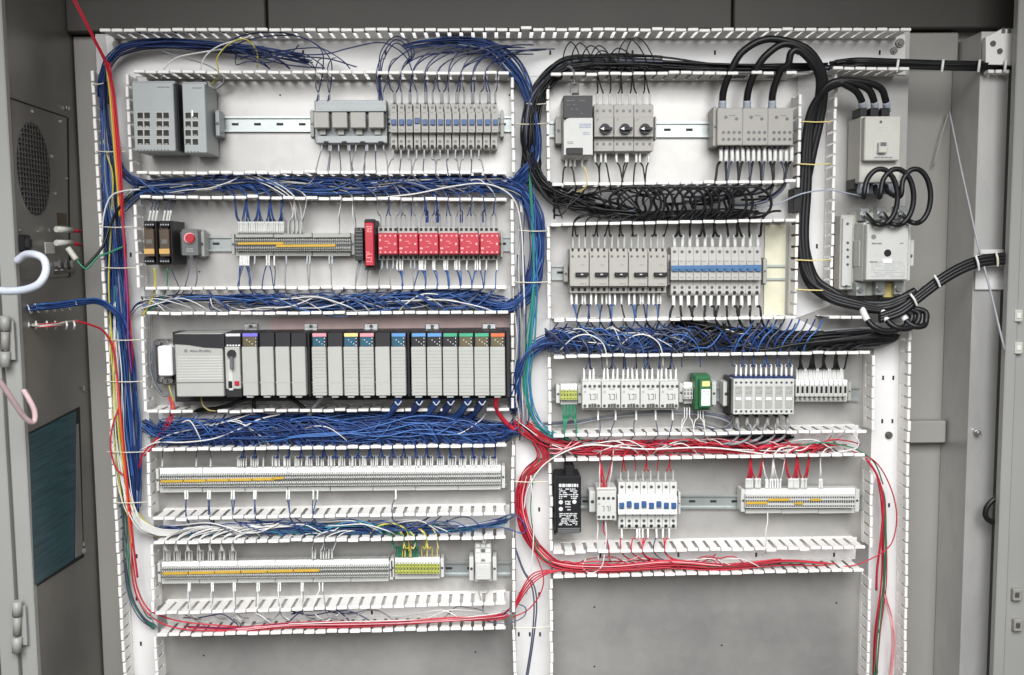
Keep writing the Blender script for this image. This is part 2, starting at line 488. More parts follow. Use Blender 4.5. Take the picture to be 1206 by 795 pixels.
# left rows
def hduct(label, w1, w2, n1, n2, dd, kw1={}, kw2={}):
    t = Duct(label); t.wall(*w1, DH, name=n1, **kw1); t.wall(*w2, DH, name=n2, **kw2)
    f = lambda x, y: (x+(603-x)*.035, y+(303-y)*.035)
    t.base([f(w1[0]-2, w1[1]), f(w1[2]+4, w1[3]), f(w2[2]+4, w2[3]), f(w2[0]-2, w2[1])], dd, [(f(w1[0]+x, 0)[0], (w1[1]+w2[1])/2+(303-w1[1])*.035) for x in range(60, int(w1[2]-w1[0])-20, 95)])
    return t
hduct('white slotted duct packed with blue wires under the top left row', (160, 203.5, 597, 203), (164, 232, 597, 235), 'L1b', 'L2t', .0026)
hduct('white slotted duct between the red relay row and the long controller rack', (170, 339.5, 597, 338), (172, 369.5, 599, 368), 'L2b', 'L3t', .0027)
hduct('white slotted duct crammed with a dense blue wire mass below the controller rack', (172, 485, 600, 482), (178, 530, 597, 525), 'L3b', 'L4t', .0028, dict(miss=(4, 5, 24, 26, 28, 31)))
hduct('white slotted duct between the two long terminal strip rows at lower left', (179, 611, 596, 605), (180, 640, 596, 633), 'L4b', 'L5t', .0029)
hduct('lowest white slotted duct on the left half with thin red wires', (182, 723, 596, 711), (184, 748.5, 596, 740), 'L5b', 'L6t', .0031)
hduct('white slotted duct full of looping black wires under the top right row', (650, 217, 938, 213.5), (648, 264.5, 938, 259), 'R1b', 'R2t', .0026)
hduct('white slotted duct with blue and black wires below the second right row', (652, 377.5, 938, 374), (652, 420, 1026, 415), 'R2b', 'R3t', .0027)
hduct('white slotted duct full of red wires at the right below the grey contactors', (651, 513.5, 1022, 508), (652, 542, 1020, 535.5), 'R3b', 'R4t', .0028)
hduct('lowest white slotted duct on the right half, red wires lying in it', (651, 651, 1020, 645), (651, 680, 1018, 671.5), 'R4b', 'R5t', .0029)
# right inner vertical
t = Duct('white vertical slotted duct beside the large contactor, thick black cables inside')
t.wall(943, 110, 937, 372, DV, .78, .88); t.wall(985, 86, 979, 356, DV, .78, .88); t.wall(976, 374, 1017, 374, DH)
t.base([(940, 88), (982, 88), (977, 360), (937, 375)], .0034, [(950, 290), (962, 290)])
# right outer vertical
t = Duct('tall white slotted duct along the lower right edge of the panel')
t.wall(1072, 388, 1066, 806, DV, .78, .88)
for q in ((1029, 418, 1029, 508), (1027, 545, 1026, 646), (1025, 682, 1022, 806)): t.wall(*q, DV, .78, .88)
t.base([(1030, 380), (1066, 380), (1060, 806), (1020, 806), (1025, 560)], .0036, [(1040, 445), (1052, 445), (1039, 496), (1051, 496), (1047, 595), (1034, 743), (1033, 791)])

# ------------------------------------------------------------------ DIN rails
def rail(label, x0, x1, yc, clips=()):
    a, b = at(x0, yc, .008), at(x1, yc, .008)
    o = empty('din_rail', Vector((a.x, -.002, a.z)), label, 'rail')
    L = (b-a).x; th = -math.atan2((b-a).z, L); o.rotation_euler = (0, th, 0)
    mb = MB(); prof = [(-.0175, -.0065), (-.0130, -.0065), (-.0130, -.0005), (.0130, -.0005), (.0130, -.0065), (.0175, -.0065)]
    mb.quadbox(0, L, -.0075, -.0062, -.0175, -.0125, 0); mb.quadbox(0, L, -.0075, -.0062, .0125, .0175, 0)
    mb.quadbox(0, L, -.0062, -.0014, -.0135, -.0125, 0); mb.quadbox(0, L, -.0062, -.0014, .0125, .0135, 0)
    mb.quadbox(0, L, -.0014, -.0002, -.0135, .0135, 0)
    r = link('channel', mb.mesh('channel', 'rail_metal'), o)
    x = .012
    while x < L-.02:
        sb = MB(); sb.quadbox(x, x+.015, -.0018, -.0010, -.0028, .0028, 0); link('rail_slot', sb.mesh('rail_slot', 'dark_hole'), o); x += .05
    return o
rail('galvanised rail behind the two grey switches and the breakers, top left row', 160, 604, 146)
rail('galvanised rail behind the three rotary motor starters, top right row', 646, 938, 152.5)
rail('galvanised rail carrying the red relays in the second left row', 165, 604, 287)
rail('galvanised rail behind the black-handled starters, second right row', 650, 925, 321)
rail('galvanised rail behind the five grey contactors, third right row', 650, 1012, 464)
rail('galvanised rail of the upper long terminal strip, lower left', 186, 597, 565)
rail('galvanised rail behind the black power supply, fourth right row', 655, 1016, 591)
rail('galvanised rail with a bare stretch beside the yellow-green terminals', 190, 601, 670)
# ================================================================== DEVICES
def end_clamp(x0, y0, x1, y1, d, label, m='device_warm'):
    D = Dev('end_clamp', label, 'end clamp', (x0+x1)/2, (y0+y1)/2, d)
    D.box('body', x0, y0, x1, y1, d, .009, m, .001)
    h = (y1-y0)
    D.discs('screw', [((x0+x1)/2, y0+h*.5)], min(2.2, (x1-x0)*.32), d+.0008, d-.002, 'screw')
    D.boxes('foot', [(x0+1, y0-1.5, x1-1, y0+2), (x0+1, y1-2, x1-1, y1+1.5)], d-.012, .009, m, .0005)
    return D

# --- row 1 left: two network switches
for k, (x0, x1, lab) in enumerate(((155, 207, 'wider blue-grey network switch with sixteen small ports, leftmost in the top row'), (214, 244, 'narrower blue-grey network switch with eight ports beside the wider one'))):
    D = Dev('network_switch', lab, 'network switch', (x0+x1)/2, 138, .10)
    D.box('housing', x0, 97+k, x1, 178+k*2, .10, .012, 'device_bluegrey', .0015)
    D.box('top_lip', x0+1, 95.5+k, x1-1, 99+k, .095, .08, 'device_bluegrey', .001)
    if k == 0: D.box('side_vent', 208, 98, 212.5, 178, .092, .02, 'black', .001)
    xs = (165, 173.2, 187.6, 195.6) if k == 0 else (221.5, 230)
    for j, y in enumerate((136, 146.2, 156.5, 167)):
        for x in xs:
            D.box('port_frame', x-4, y-4.3, x+4, y+4.3, .1003, .099, 'cream', 0)
            p = D.box('port', x-3.4, y-3.5, x+3.4, y+3.5, .1008, .0985, 'black', 0)
            D.box('contact_row', x-2, y+2.2, x+2, y+3.0, .1012, .1, 'brown_black' if (j+int(x)) % 2 else 'cream', 0, parent=p)
    if k: D.box('indicator', 225.3, 129.5, 227.6, 137, .1012, .099, 'white', .0003)
    D.lines('marking', x0+(30 if k == 0 else 12), 101+k, x1-6, 104+k, 1, .1003, 'print_grey', 1.2, 1, 3+k)
    xc = 186 if k == 0 else 235
    D.box('power_plug', xc-4, 93, xc+4, 98, .075, .04, 'black', .001)
    D.boxes('cooling_slot', [(x0+6+i*4, 176+k*2, x0+8+i*4, 177.5+k*2) for i in range(int((x1-x0-12)/4))], .1003, .099, 'device_dark', 0)
end_clamp(253, 131, 259, 160, .05, 'grey end clamp against the narrower network switch', 'device_bluegrey')

# --- row 1 left: relay interface block, four relays on sockets
D = Dev('relay_block', 'row of four grey plug-in relays on a green-grey socket base, top left row', 'relay block', 412, 142, .06)
D.box('socket_base', 370, 118, 456, 168, .045, .009, 'device_bluegrey', .001)
D.box('terminal_shelf', 371, 118, 455, 131, .062, .045, 'device_bluegrey', .001)
D.discs('terminal_screw', [(375+i*5.2, 121) for i in range(16)]+[(377+i*5.2, 127.5) for i in range(15)], 1.2, .0628, .060, 'sleeve_grey', 8)
for i in range(4):
    x = 369+i*21.6
    r = D.box('relay', x, 132, x+18.5, 150.5, .078, .045, 'device_warm', .0015)
    D.box('retaining_clip', x+7, 151, x+14.5, 158.5, .06, .045, 'device_grey', .0006)
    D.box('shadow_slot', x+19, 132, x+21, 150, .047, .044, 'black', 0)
D.box('lower_shelf', 373, 160, 456, 168, .058, .045, 'device_bluegrey', .001)
D.boxes('lower_terminal', [(381+i*21.5, 166.3, 386+i*21.5, 169), ] if False else [(381+i*21.5, 166.3, 387+i*21.5, 169) for i in range(4)], .0585, .05, 'dark_hole', 0)
end_clamp(365, 131, 370, 161, .045, 'narrow grey end clamp at the left end of the four plug-in relays', 'device_grey')
end_clamp(589, 131, 593.5, 161, .045, 'grey end clamp at the right end of the fourteen top left breakers', 'device_grey')

# --- breakers
def breaker_proto(x0, y0, x1, y1, d, yl, lever, ymid0, ymid1, label, group, tripped=False, body='device_warm', mid='device_warm'):
    D = Dev('circuit_breaker', label, 'breaker', (x0+x1)/2, (y0+y1)/2, d)
    g = .25; h0 = d-.022
    mb = MB(); D.bx(mb, x0+g, y0, x1-g, y1, h0, .010, .0008); D.bx(mb, x0+g, ymid0-9 if False else y0+2, x1-g, y1-2, h0+.004, h0-.002, .0006); D.part('housing', mb, body)
    D.box('nose', x0+g, ymid0, x1-g, ymid1, d, h0, mid, .0008)
    xc = (x0+x1)/2; w = (x1-x0)
    yy = yl-(1.8 if tripped else 0)
    D.box('lever_well', x0+1.2, yl-4, x1-1.2, yl+4, d+.0004, d-.001, 'device_bluegrey', 0)
    D.box('lever', x0+1.6, yy-3.6, x1-1.6, yy+3.0, d+.0055, d-.001, lever, .0008)
    D.discs('terminal_screw', [(xc, y0+5.5), (xc, y1-9.5)], 1.9, h0+.0045, h0+.001, 'screw', each=True)
    D.discs('wire_entry', [(xc, y1-3.4)], 2.2, h0+.0044, h0+.001, 'dark_hole')
    D.boxes('marking', [(xc-2, ymid1-3.5, xc+1.8, ymid1-2.8), (xc-2.5, ymid0+1.4, xc+1, ymid0+2.1)], d+.0003, d-.0005, 'print_grey')
    return D
def breaker_row(n, x0, x1, y0, y1, d, yl, lever, m0, m1, labf, group, tripped=(), **kw):
    w = (x1-x0)/n; P = {}
    for i in range(n):
        tr = i in tripped; cx = x0+w*(i+.5); cy = (y0+y1)/2
        if tr not in P:
            P[tr] = breaker_proto(x0+w*i, y0, x0+w*(i+1), y1, d, yl, lever, m0, m1, labf(i), group, tr, **kw); P[tr].o['group'] = group
        else:
            loc = at(cx, cy, d); loc.y = -.012; copy_tree(P[tr].o, loc, labf(i), group)
breaker_row(14, 459, 587.5, 121, 176, .070, 144, 'blue_lever', 131, 156,
    lambda i: ('breaker with its blue lever flipped up, fourth right of the four grey plug-in relays' if i == 3 else f'dark-blue-lever breaker, {ORD[i]} to the right of the four grey plug-in relays'),
    'dark blue lever breakers in the top left row', (3,))
breaker_row(12, 790, 897, 291, 348, .072, 316.5, 'blue_band', 306, 330,
    lambda i: f'light grey breaker in the blue-banded row, {ORD[i]} to the right of the black-handled starters',
    'blue band breakers in the second right row', body='device_mid', mid='device_mid')
def b8(i): return f'white breaker with {"light blue lever" if i in (1,3,5) else "dark blue lever"}, {ORD[i]} right of the small grey contactor'
breaker_row(8, 728, 798, 568, 623, .070, 596, 'blue_lever', 585, 606, b8, 'white breakers in the fourth right row', (1, 3, 5), body='device_light', mid='white')
# tie bar across the twelve breakers
D = Dev('tie_bar', 'continuous blue strip across the levers of the twelve light grey breakers', 'tie bar', 844, 314, .076)
D.box('bar', 790.5, 312.8, 896.5, 316.6, .0785, .0778, 'blue_band', .0006)
D.boxes('tab', [(794+i*8.92, 316.6, 799+i*8.92, 319.5) for i in range(12)], .0785, .0778, 'blue_band', .0004, each=True)
end_clamp(899, 305, 903, 334, .045, 'slim end clamp right of the blue-banded breakers', 'device_grey')
end_clamp(786.3, 300, 789.3, 336, .045, 'thin spacer clamp between black-handled starters and blue-banded breakers', 'device_grey')

# --- row 1 right: power supply
end_clamp(654, 139, 661.5, 169, .05, 'grey end clamp left of the black and grey power supply', 'device_warm')
D = Dev('power_supply', 'light grey power supply with black top and rounded shoulder, top right row', 'power supply', 680, 147, .11)
D.box('housing', 663.5, 112, 698, 184, .095, .012, 'device_light', .0015)
D.box('black_cover', 663.5, 112.5, 698, 139, .108, .095, 'plc_black', .001)
def rrect(D, x0, y0, x1, y1, r, d1, d0, m, name, corners=(1, 1, 1, 1)):
    a, b = at(x0, y0, d1), at(x1, y1, d1); rr = r*(DIST-d1)/F
    pts = []
    for (cx, cz, a0, on) in ((a.x, a.z, pi/2, corners[0]), (a.x, b.z, pi, corners[3]), (b.x, b.z, 3*pi/2, corners[2]), (b.x, a.z, 0, corners[1])):
        if not on: pts.append((cx, cz)); continue
        sx = 1 if cx == a.x else -1; sz = -1 if cz == a.z else 1
        for i in range(6):
            t = a0+pi/2*i/5; pts.append((cx+sx*rr+rr*cos(t), cz+sz*rr+rr*sin(t)))
    mb = MB(); mb.prism(pts, -d0, -d1); return D.part(name, mb, m)
rrect(D, 664, 139, 698, 182, 7, .11, .095, 'device_light', 'front_cover', (1, 0, 0, 0))
D.box('output_plug', 667, 174, 686.5, 181.5, .116, .109, 'black', .001)
D.box('input_plug', 674, 109, 682, 114, .07, .04, 'black', .001)
D.lines('marking', 682, 145, 696, 151, 3, .1105, 'print_blue', .8, .9, 5); D.lines('marking', 686, 155, 695, 159, 2, .1105, 'print_blue', .8, .9, 6)
D.lines('marking', 668, 166, 676, 170, 2, .1105, 'print_grey', .8, .9, 7); D.lines('marking', 667, 116, 690, 136, 4, .1085, 'print_grey', .7, .5, 8)
# --- rotary motor starters
P = None
for i in range(3):
    x0 = 699.5+i*23.6; x1 = x0+23.2; cx, cy = (x0+x1)/2, 150
    lab = f'{["left", "middle", "right"][i]} of the three grey motor starters with round black rotary knobs'
    if P is None:
        D = P = Dev('motor_starter', lab, 'motor starter', cx, cy, .085, 'rotary knob motor starters')
        D.box('housing', x0, 123, x1, 178, .066, .010, 'device_warm', .001)
        D.box('nose', x0+.3, 137.5, x1, 161, .082, .064, 'device_warm', .001)
        D.discs('terminal_screw', [(x0+4, 130.5), (x0+11.5, 130.5), (x0+19, 130.5), (x0+4, 169.5), (x0+11.5, 169.5), (x0+19, 169.5)], 1.8, .0668, .064, 'screw', each=True)
        mb = MB(); D.dc(mb, x0+13, 151.5, 6, .092, .08, 20, 1); k = D.part('knob', mb, 'black')
        D.box('knob_handle', x0+10, 149.7, x0+22, 153.3, .099, .09, 'black', .001, parent=k)
        mb = MB(); a = at(x0+7.8, 151.5, .0995); b1 = at(x0+12, 149.6, .0995); b2 = at(x0+12, 153.2, .0995); mb.prism([(a.x, a.z), (b2.x, b2.z), (b1.x, b1.z)], -.092, -.0995); D.part('pointer', mb, 'white', parent=k)
        D.boxes('marking', [(x0+3, 140, x0+6, 140.8), (x0+3, 142, x0+5, 142.6), (x0+12, 158, x0+18, 158.7)], .0824, .0816, 'print_grey')
        D.boxes('seam', [(x0+.5, 162, x1-.5, 162.6)], .0664, .065, 'dark_hole')
    else:
        loc = at(cx, cy, .085); loc.y = -.012; copy_tree(P.o, loc, lab, 'rotary knob motor starters')
end_clamp(771, 138, 773, 164, .045, 'thin grey end clamp right of the three rotary starters', 'device_grey')
# --- power distribution blocks
P = None
for i in range(3):
    x0 = 845+i*29.8; x1 = x0+29.4; cx, cy = (x0+x1)/2, 150
    lab = f'{["left", "middle", "right"][i]} of three grey distribution blocks fed by thick black cables from above'
    if P is None:
        D = P = Dev('distribution_block', lab, 'distribution block', cx, cy, .07, 'distribution blocks in the top right row')
        D.box('housing', x0, 127, x1, 171, .068, .010, 'device_warm', .0015)
        D.box('entry_collar', x0+2, 125, x0+10, 128.5, .06, .035, 'black', .001)
        D.discs('screw_hole', [(x0+10, 138), (x0+22.5, 140)], 2, .0686, .066, 'screw', each=True)
        D.discs('screw_hole', [(x0+7+j*6.3, y) for j in range(4) for y in (156, 164)], 1.9, .0686, .066, 'screw', each=True)
        D.lines('marking', x0+14, 135, x0+22, 137, 1, .0684, 'print_grey', .8, 1, 4)
        D.boxes('outlet', [(x0+3+j*6.3, 170.5, x0+7+j*6.3, 174) for j in range(4)], .062, .03, 'dark_hole', each=True)
    else:
        loc = at(cx, cy, .07); loc.y = -.012; copy_tree(P.o, loc, lab, 'distribution blocks in the top right row')
end_clamp(840, 127, 844.5, 172, .055, 'grey end piece left of the distribution blocks', 'device_warm')

# --- row 2 left: two black converters
for i, x0 in enumerate((169, 187)):
    lab = ['left', 'right'][i]+' of two black-and-amber signal converters at the start of the red relay row'
    D = Dev('signal_converter', lab, 'signal converter', x0+6, 287, .105, 'black and amber signal converters')
    D.box('housing', x0, 262, x0+13, 312, .080, .012, 'brown_black', .001)
    D.box('face', x0, 270, x0+13, 302, .105, .078, 'brown_black', .0012)
    D.box('amber_band', x0+.3, 293, x0+12.7, 299, .1056, .104, 'amber', .0004)
    D.box('display', x0+3, 282, x0+10, 287, .1054, .104, 'device_dark', .0003)
    for y in (262, 305): 
        p = D.box('terminal_plug', x0+.5, y-2, x0+13, y+5, .09, .078, 'black', .0008)
        D.discs('plug_screw', [(x0+2.4+j*2.9, y+2.6) for j in range(4)], .9, .0908, .089, 'sleeve_grey', 6, parent=p)
    D.box('divider', x0+13.2, 260, x0+17.2, 312, .098, .012, 'black', .0008)
D = Dev('relay_module', 'brown translucent module squeezed right of the two black converters', 'relay module', 206, 285, .05)
D.box('housing', 204, 266, 211, 311, .035, .010, 'brown_black', .001); D.box('tab', 203, 278, 209, 284, .05, .03, 'device_bluegrey', .0008)
D.box('amber_cover', 203.5, 288, 210, 303, .042, .03, 'amber', .0008)
end_clamp(209.5, 273, 213.5, 300, .045, 'pale clamp left of the red push-button module', 'device_grey')
end_clamp(234, 273, 241, 302, .045, 'pale clamp right of the red push-button module', 'device_grey')
D = Dev('button_module', 'dark teal module with a round red push button on its front', 'button module', 223, 286, .07)
rrect(D, 213.5, 269.5, 233.5, 300.5, 4, .07, .010, 'device_dark', 'housing', (1, 1, 0, 0))
mb = MB(); D.dc(mb, 223, 280.5, 6.6, .074, .069, 18, .95); D.part('button_ring', mb, 'pale_red')
mb = MB(); D.dc(mb, 223, 280.5, 5.6, .080, .073, 18, .88); D.part('push_button', mb, 'red')
D.lines('marking', 219, 292, 228, 297, 2, .0703, 'print_light', .6, .7, 9)

# --- long terminal strips
def strip(label, x0, x1, ytop, ybot, tilt, d, jumps, mark, body='device_grey', pitch=2.68, markm='white', lime=False, ends=True):
    """ytop/ybot at x0; tilt = drop over the length; mark = (dy0, dy1) of the white marker bar"""
    L = x1-x0; D = Dev('terminal_strip', label, 'terminal strip', (x0+x1)/2, (ytop+ybot)/2+tilt/2, d)
    h = ybot-ytop; T = lambda x: tilt*(x-x0)/L
    n = int(L/pitch); seg = max(1, round(L/48))
    # stepped slices: lower shoulders, taller crown; every slice separate but too thin to pick apart singly
    mb = MB(); m2 = MB(); m3 = MB(); m4 = MB()
    for i in range(n):
        a = x0+L*i/n+.18; b = x0+L*(i+1)/n-.18; t = T(a)+random.uniform(-.12, .12)
        D.bx(mb, a, ytop+t, b, ybot+t, d-.022, .010, 0)
        D.bx(mb, a, ytop+h*.26+t, b, ybot-h*.2+t, d, d-.023, 0)
        if lime: D.bx(m4, a, ytop+h*.30+t, b, ybot-h*.22+t, d+.0012, d-.002, 0)
        c = (a+b)/2
        for q in (.36, .72): D.bx(m2, c-.65, ytop+h*q-.9+t, c+.65, ytop+h*q+.9+t, d+.0016, d-.001, 0)
        for q in (.53,): D.bx(m3, c-.75, ytop+h*q-1.5+t, c+.75, ytop+h*q+1.5+t, d+.0016, d-.001, 0)
    D.part('terminal', mb, body, kind='stuff'); D.part('screw_slot', m2, 'screw', kind='stuff'); D.part('jumper_slot', m3, 'screw', kind='stuff')
    if lime: D.part('earth_stripe', m4, 'lime', kind='stuff')
    if mark:
        for i in range(seg):
            a = x0+L*i/seg+.3; b = x0+L*(i+1)/seg-.3; t = T((a+b)/2)
            D.box('marker_bar', a, ytop+mark[0]+t, b, ytop+mark[1]+t, d-.012, d-.021, markm, .0006)
    for i in range(seg):
        a = x0+L*i/seg+.3; b = x0+L*(i+1)/seg-.3; t = T((a+b)/2)
        D.box('lower_cover', a, ybot-4.2+t, b, ybot+.3+t, d-.016, d-.0235, body, .0005)
    for (a, b, q) in jumps:
        t = T((a+b)/2); y = ytop+h*q+t
        D.box('jumper', a, y-1.25, b, y+1.25, d+.0036, d-.001, 'jumper_gold', .0006)
    if ends:
        D.box('end_bracket', x0-5, ytop+1, x0-.5, ybot-1, d-.012, .010, body, .001); D.box('end_bracket', x1+.5, ytop+1+tilt, x1+5, ybot-1+tilt, d-.012, .010, body, .001)
        D.discs('bracket_screw', [(x0-2.7, (ytop+ybot)/2), (x1+2.7, (ytop+ybot)/2+tilt)], 1.5, d-.0112, d-.014, 'screw', each=True)
    return D
strip('short grey terminal strip with yellow jumpers left of the upright red relay', 277, 413, 274.5, 301, 0, .055, [(280, 334, .46), (325, 395, .56)], (0, 5), pitch=2.2, markm='device_grey')
strip('upper long white-topped terminal strip at lower left, yellow jumpers on its left third', 188, 590, 551.5, 579.5, -3.5, .058, [(189+i*27, 215+i*27, .56-.012*i) for i in range(5)]+[(320, 334, .47)], (.5, 8.5), 'device_light')
strip('lower of the two long white-topped terminal strips, yellow jumpers over its left half', 190, 458, 662, 687, -3, .058, [(191+i*31, 221+i*31, .55-.012*i) for i in range(6)], (.5, 8), 'device_light')
strip('yellow-green earth terminal strip with green wires at the right end of the lowest left row', 465, 518, 657, 681, 0, .058, [], (.5, 6), 'device_light', 3.3, lime=True)
strip('small yellow-green earth terminal group at the far left of the contactor row', 660, 680, 452.5, 476, 0, .055, [], (0, 5.5), 'device_light', 3.3, lime=True)
strip('terminal strip with scattered yellow jumpers under red wires, right end of the fourth right row', 878, 1007, 575.5, 604, 0, .058, [(879, 904, .60), (905, 930, .47), (936, 946, .62), (955, 967, .47)], (.5, 7.5), 'device_light')
D = strip('tiny grey terminal group with amber screws right of the five contactors', 805, 816, 450.5, 475, 0, .05, [], (0, 6), 'device_light', 3.6)

# --- red relays
D = Dev('relay', 'narrow black relay module standing left of the upright red relay', 'relay', 422, 287, .075)
D.box('housing', 417.5, 268, 428, 307, .075, .010, 'plc_black', .001)
D.boxes('rib', [(418.5, 272+i*4, 427, 273+i*4) for i in range(8)], .0757, .074, 'device_dark'); D.discs('top_screw', [(420, 270), (425, 270)], 1.2, .0765, .074, 'screw', 6)
D = Dev('safety_relay', 'tall upright red safety relay with black ends in the second left row', 'relay', 435.5, 287.5, .105)
D.box('housing', 429, 259, 442.5, 317.5, .088, .010, 'black', .001)
D.box('red_cover', 429.3, 262, 440.5, 313, .105, .086, 'red', .0015)
D.lines('marking', 431, 266, 438, 274, 4, .1054, 'pale_red', .8, .8, 3); D.lines('marking', 431, 296, 438, 309, 6, .1054, 'pale_red', .8, .8, 4); D.lines('marking', 432, 284, 437, 290, 2, .1054, 'white', .8, .5, 5)
D.boxes('terminal_cap', [(430, 258, 441, 261.5), (430, 314, 441, 318)], .092, .07, 'black', .0008, each=True)
P = None
for i in range(6):
    x0 = 445+i*24; x1 = x0+23.5; cx, cy = (x0+x1)/2, 287
    lab = f'square red relay, {ORD[i]} to the right of the tall upright red safety relay'
    if P is None:
        D = P = Dev('square_relay', lab, 'relay', cx, cy, .080, 'square red relays in the second left row')
        D.box('socket', x0, 267, x1, 306, .052, .010, 'device_grey', .001)
        D.box('red_cover', x0, 274.5, x1, 299.5, .082, .05, 'red', .0015)
        D.discs('terminal_screw', [(x0+3+j*5.8, 277.6) for j in range(4)]+[(x0+3+j*5.8, 297) for j in range(4)], 1.1, .0826, .081, 'pale_red', 6)
        D.boxes('marking', [(x0+1.5, 281.5, x0+3.5, 284), (x0+1.5, 291.5, x0+5, 293.5), (x0+19, 286, x0+21, 288.5)], .0824, .081, 'pale_red')
        D.lines('marking', x0+7, 283, x0+18, 292, 4, .0824, 'pale_red', .5, .35, 2)
        D.boxes('terminal_hole', [(x0+1.8+j*5.8, 268.5, x0+5.2+j*5.8, 272) for j in range(4)]+[(x0+1.8+j*5.8, 301.5, x0+5.2+j*5.8, 305) for j in range(4)], .0526, .051, 'dark_hole')
    else:
        loc = at(cx, cy, .080); loc.y = -.012; copy_tree(P.o, loc, lab, 'square red relays in the second left row')
end_clamp(589.5, 272, 592.5, 303, .05, 'grey end clamp after the last square red relay', 'device_warm')

# --- row 2 right: starters with flat black handles
P = None
for i in range(5):
    x0 = 671+i*23.1; x1 = x0+22.7; cx, cy = (x0+x1)/2, 320
    lab = f'warm grey starter with flat black handle, {ORD[i]} from the left in its row'
    if P is None:
        D = P = Dev('handle_starter', lab, 'motor starter', cx, cy, .088, 'flat handle motor starters')
        D.box('housing', x0, 293, x1, 345, .062, .010, 'device_warm', .001)
        D.box('nose', x0+.2, 297, x1-.1, 337, .084, .060, 'device_warm', .001)
        D.box('handle', x0+7, 321, x0+22.3, 325.4, .094, .083, 'black', .001)
        D.box('handle_mark', x0+13, 322.6, x0+16, 323.8, .0944, .0935, 'print_light', 0)
        D.discs('terminal_screw', [(x0+3.5+j*7.2, 302) for j in range(3)], 1.5, .0846, .083, 'screw', 8, each=True)
        D.discs('dial', [(x0+3.8, 311.5), (x0+4, 334)], 1.7, .0846, .083, 'device_grey', 10)
        D.lines('marking', x0+12, 311, x0+20, 313, 1, .0843, 'print_grey', .5, .7, 2); D.lines('marking', x0+12, 333, x0+20, 335.5, 1, .0843, 'print_grey', .6, .9, 8)
        D.boxes('wire_entry', [(x0+2+j*7.2, 292.5, x0+4.6+j*7.2, 296) for j in range(3)]+[(x0+2+j*7.2, 339, x0+5+j*7.2, 343) for j in range(3)], .0626, .055, 'dark_hole', each=True)
    else:
        loc = at(cx, cy, .088); loc.y = -.012; copy_tree(P.o, loc, lab, 'flat handle motor starters')
end_clamp(664, 313, 669, 332, .04, 'small grey clamp left of the black-handled starters', 'device_warm')

# --- row 3 left: programmable controller rack
D = Dev('controller_rack', 'long black controller rack filled with light grey modules, third left row', 'controller rack', 400, 430, .14)
D.box('backplane', 203, 391, 601, 469, .05, .006, 'plc_black', .001)
for x in (295, 366, 437, 509, 576):
    f = D.box('mounting_tab', x-8, 381, x+8, 392, .012, .004, 'chrome', .001); D.discs('tab_screw', [(x, 384.5)], 2.2, .0145, .011, 'screw', parent=f)
# power module with curved black top
m = MB()
PW = D.box('power_module', 205, 393, 264, 467, .132, .05, 'plc_grey', .002)
a = [at(x, y, .1345) for x, y in ((205.5, 393.5), (205.5, 405), (222, 406), (240, 409), (264, 410), (264, 393.5))]
mb = MB(); mb.prism([(p.x, p.z) for p in a], -.130, -.1345); D.part('black_top', mb, 'plc_black', parent=PW)
D.text('lettering', 'Allen-Bradley', 223.5, 413.5, 4.6, .1322, 'plc_black', parent=PW, bold=.0)
D.discs('round_logo', [(218.8, 413.2)], 2.1, .1326, .1316, 'print_grey', 14, parent=PW)
D.boxes('seam', [(207, 450.3, 264, 450.9)], .1323, .131, 'device_dark', parent=PW)
D.boxes('vent_line', [(209, 420+i*3.2, 262, 420.4+i*3.2) for i in range(9)], .1322, .1315, 'device_light', parent=PW)
def module(x0, x1, top, scr, ridges, label=None, wide_bottom=True):
    y0, y1 = 392, 466
    R = D.box('module', x0+.3, y0+16.5, x1-.3, y1 if wide_bottom else y1+1, .138, .05, 'plc_grey', .0012, label=label)
    D.box('module_head', x0+.3, y0, x1-.3, y0+16.8, .134, .05, 'plc_black', .001, parent=R)
    if top:
        D.box('colour_tab', x0+1.2, y0+.6, x1-1.2, y0+4.6, .1362, .133, top, .0006, parent=R)
        D.box('status_window', x0+1.6, y0+5, x1-3, y0+15.6, .1352, .133, scr, .0004, parent=R)
        D.boxes('status_light', [(x1-3.6, y0+6+i*4, x1-2.8, y0+7+i*4) for i in range(3)]+[(x0+6+i*3, y0+8+i*2.3, x0+7+i*3, y0+8.8+i*2.3) for i in range(3)], .1358, .1345, 'white', parent=R)
    D.boxes('door_seam', [(x0+.6, 450.2, x1-.6, 450.8)], .1384, .137, 'device_grey', parent=R)
    if ridges:
        D.boxes('door_rib', [(x0+.8, 413+i*3.9, x1-.8, 413.5+i*3.9) for i in range(9)]+[(x0+.8, 454+i*3.9, x1-.8, 454.5+i*3.9) for i in range(3)], .1384, .137, 'plc_rib', parent=R)
    D.box('door_latch', (x0+x1)/2-4, y1-.5, (x0+x1)/2+4, y1+2.4, .134, .12, 'plc_grey', .0008, parent=R)
    return R
xs = [(305, 323.6), (323.6, 342.3), (342.3, 361)]
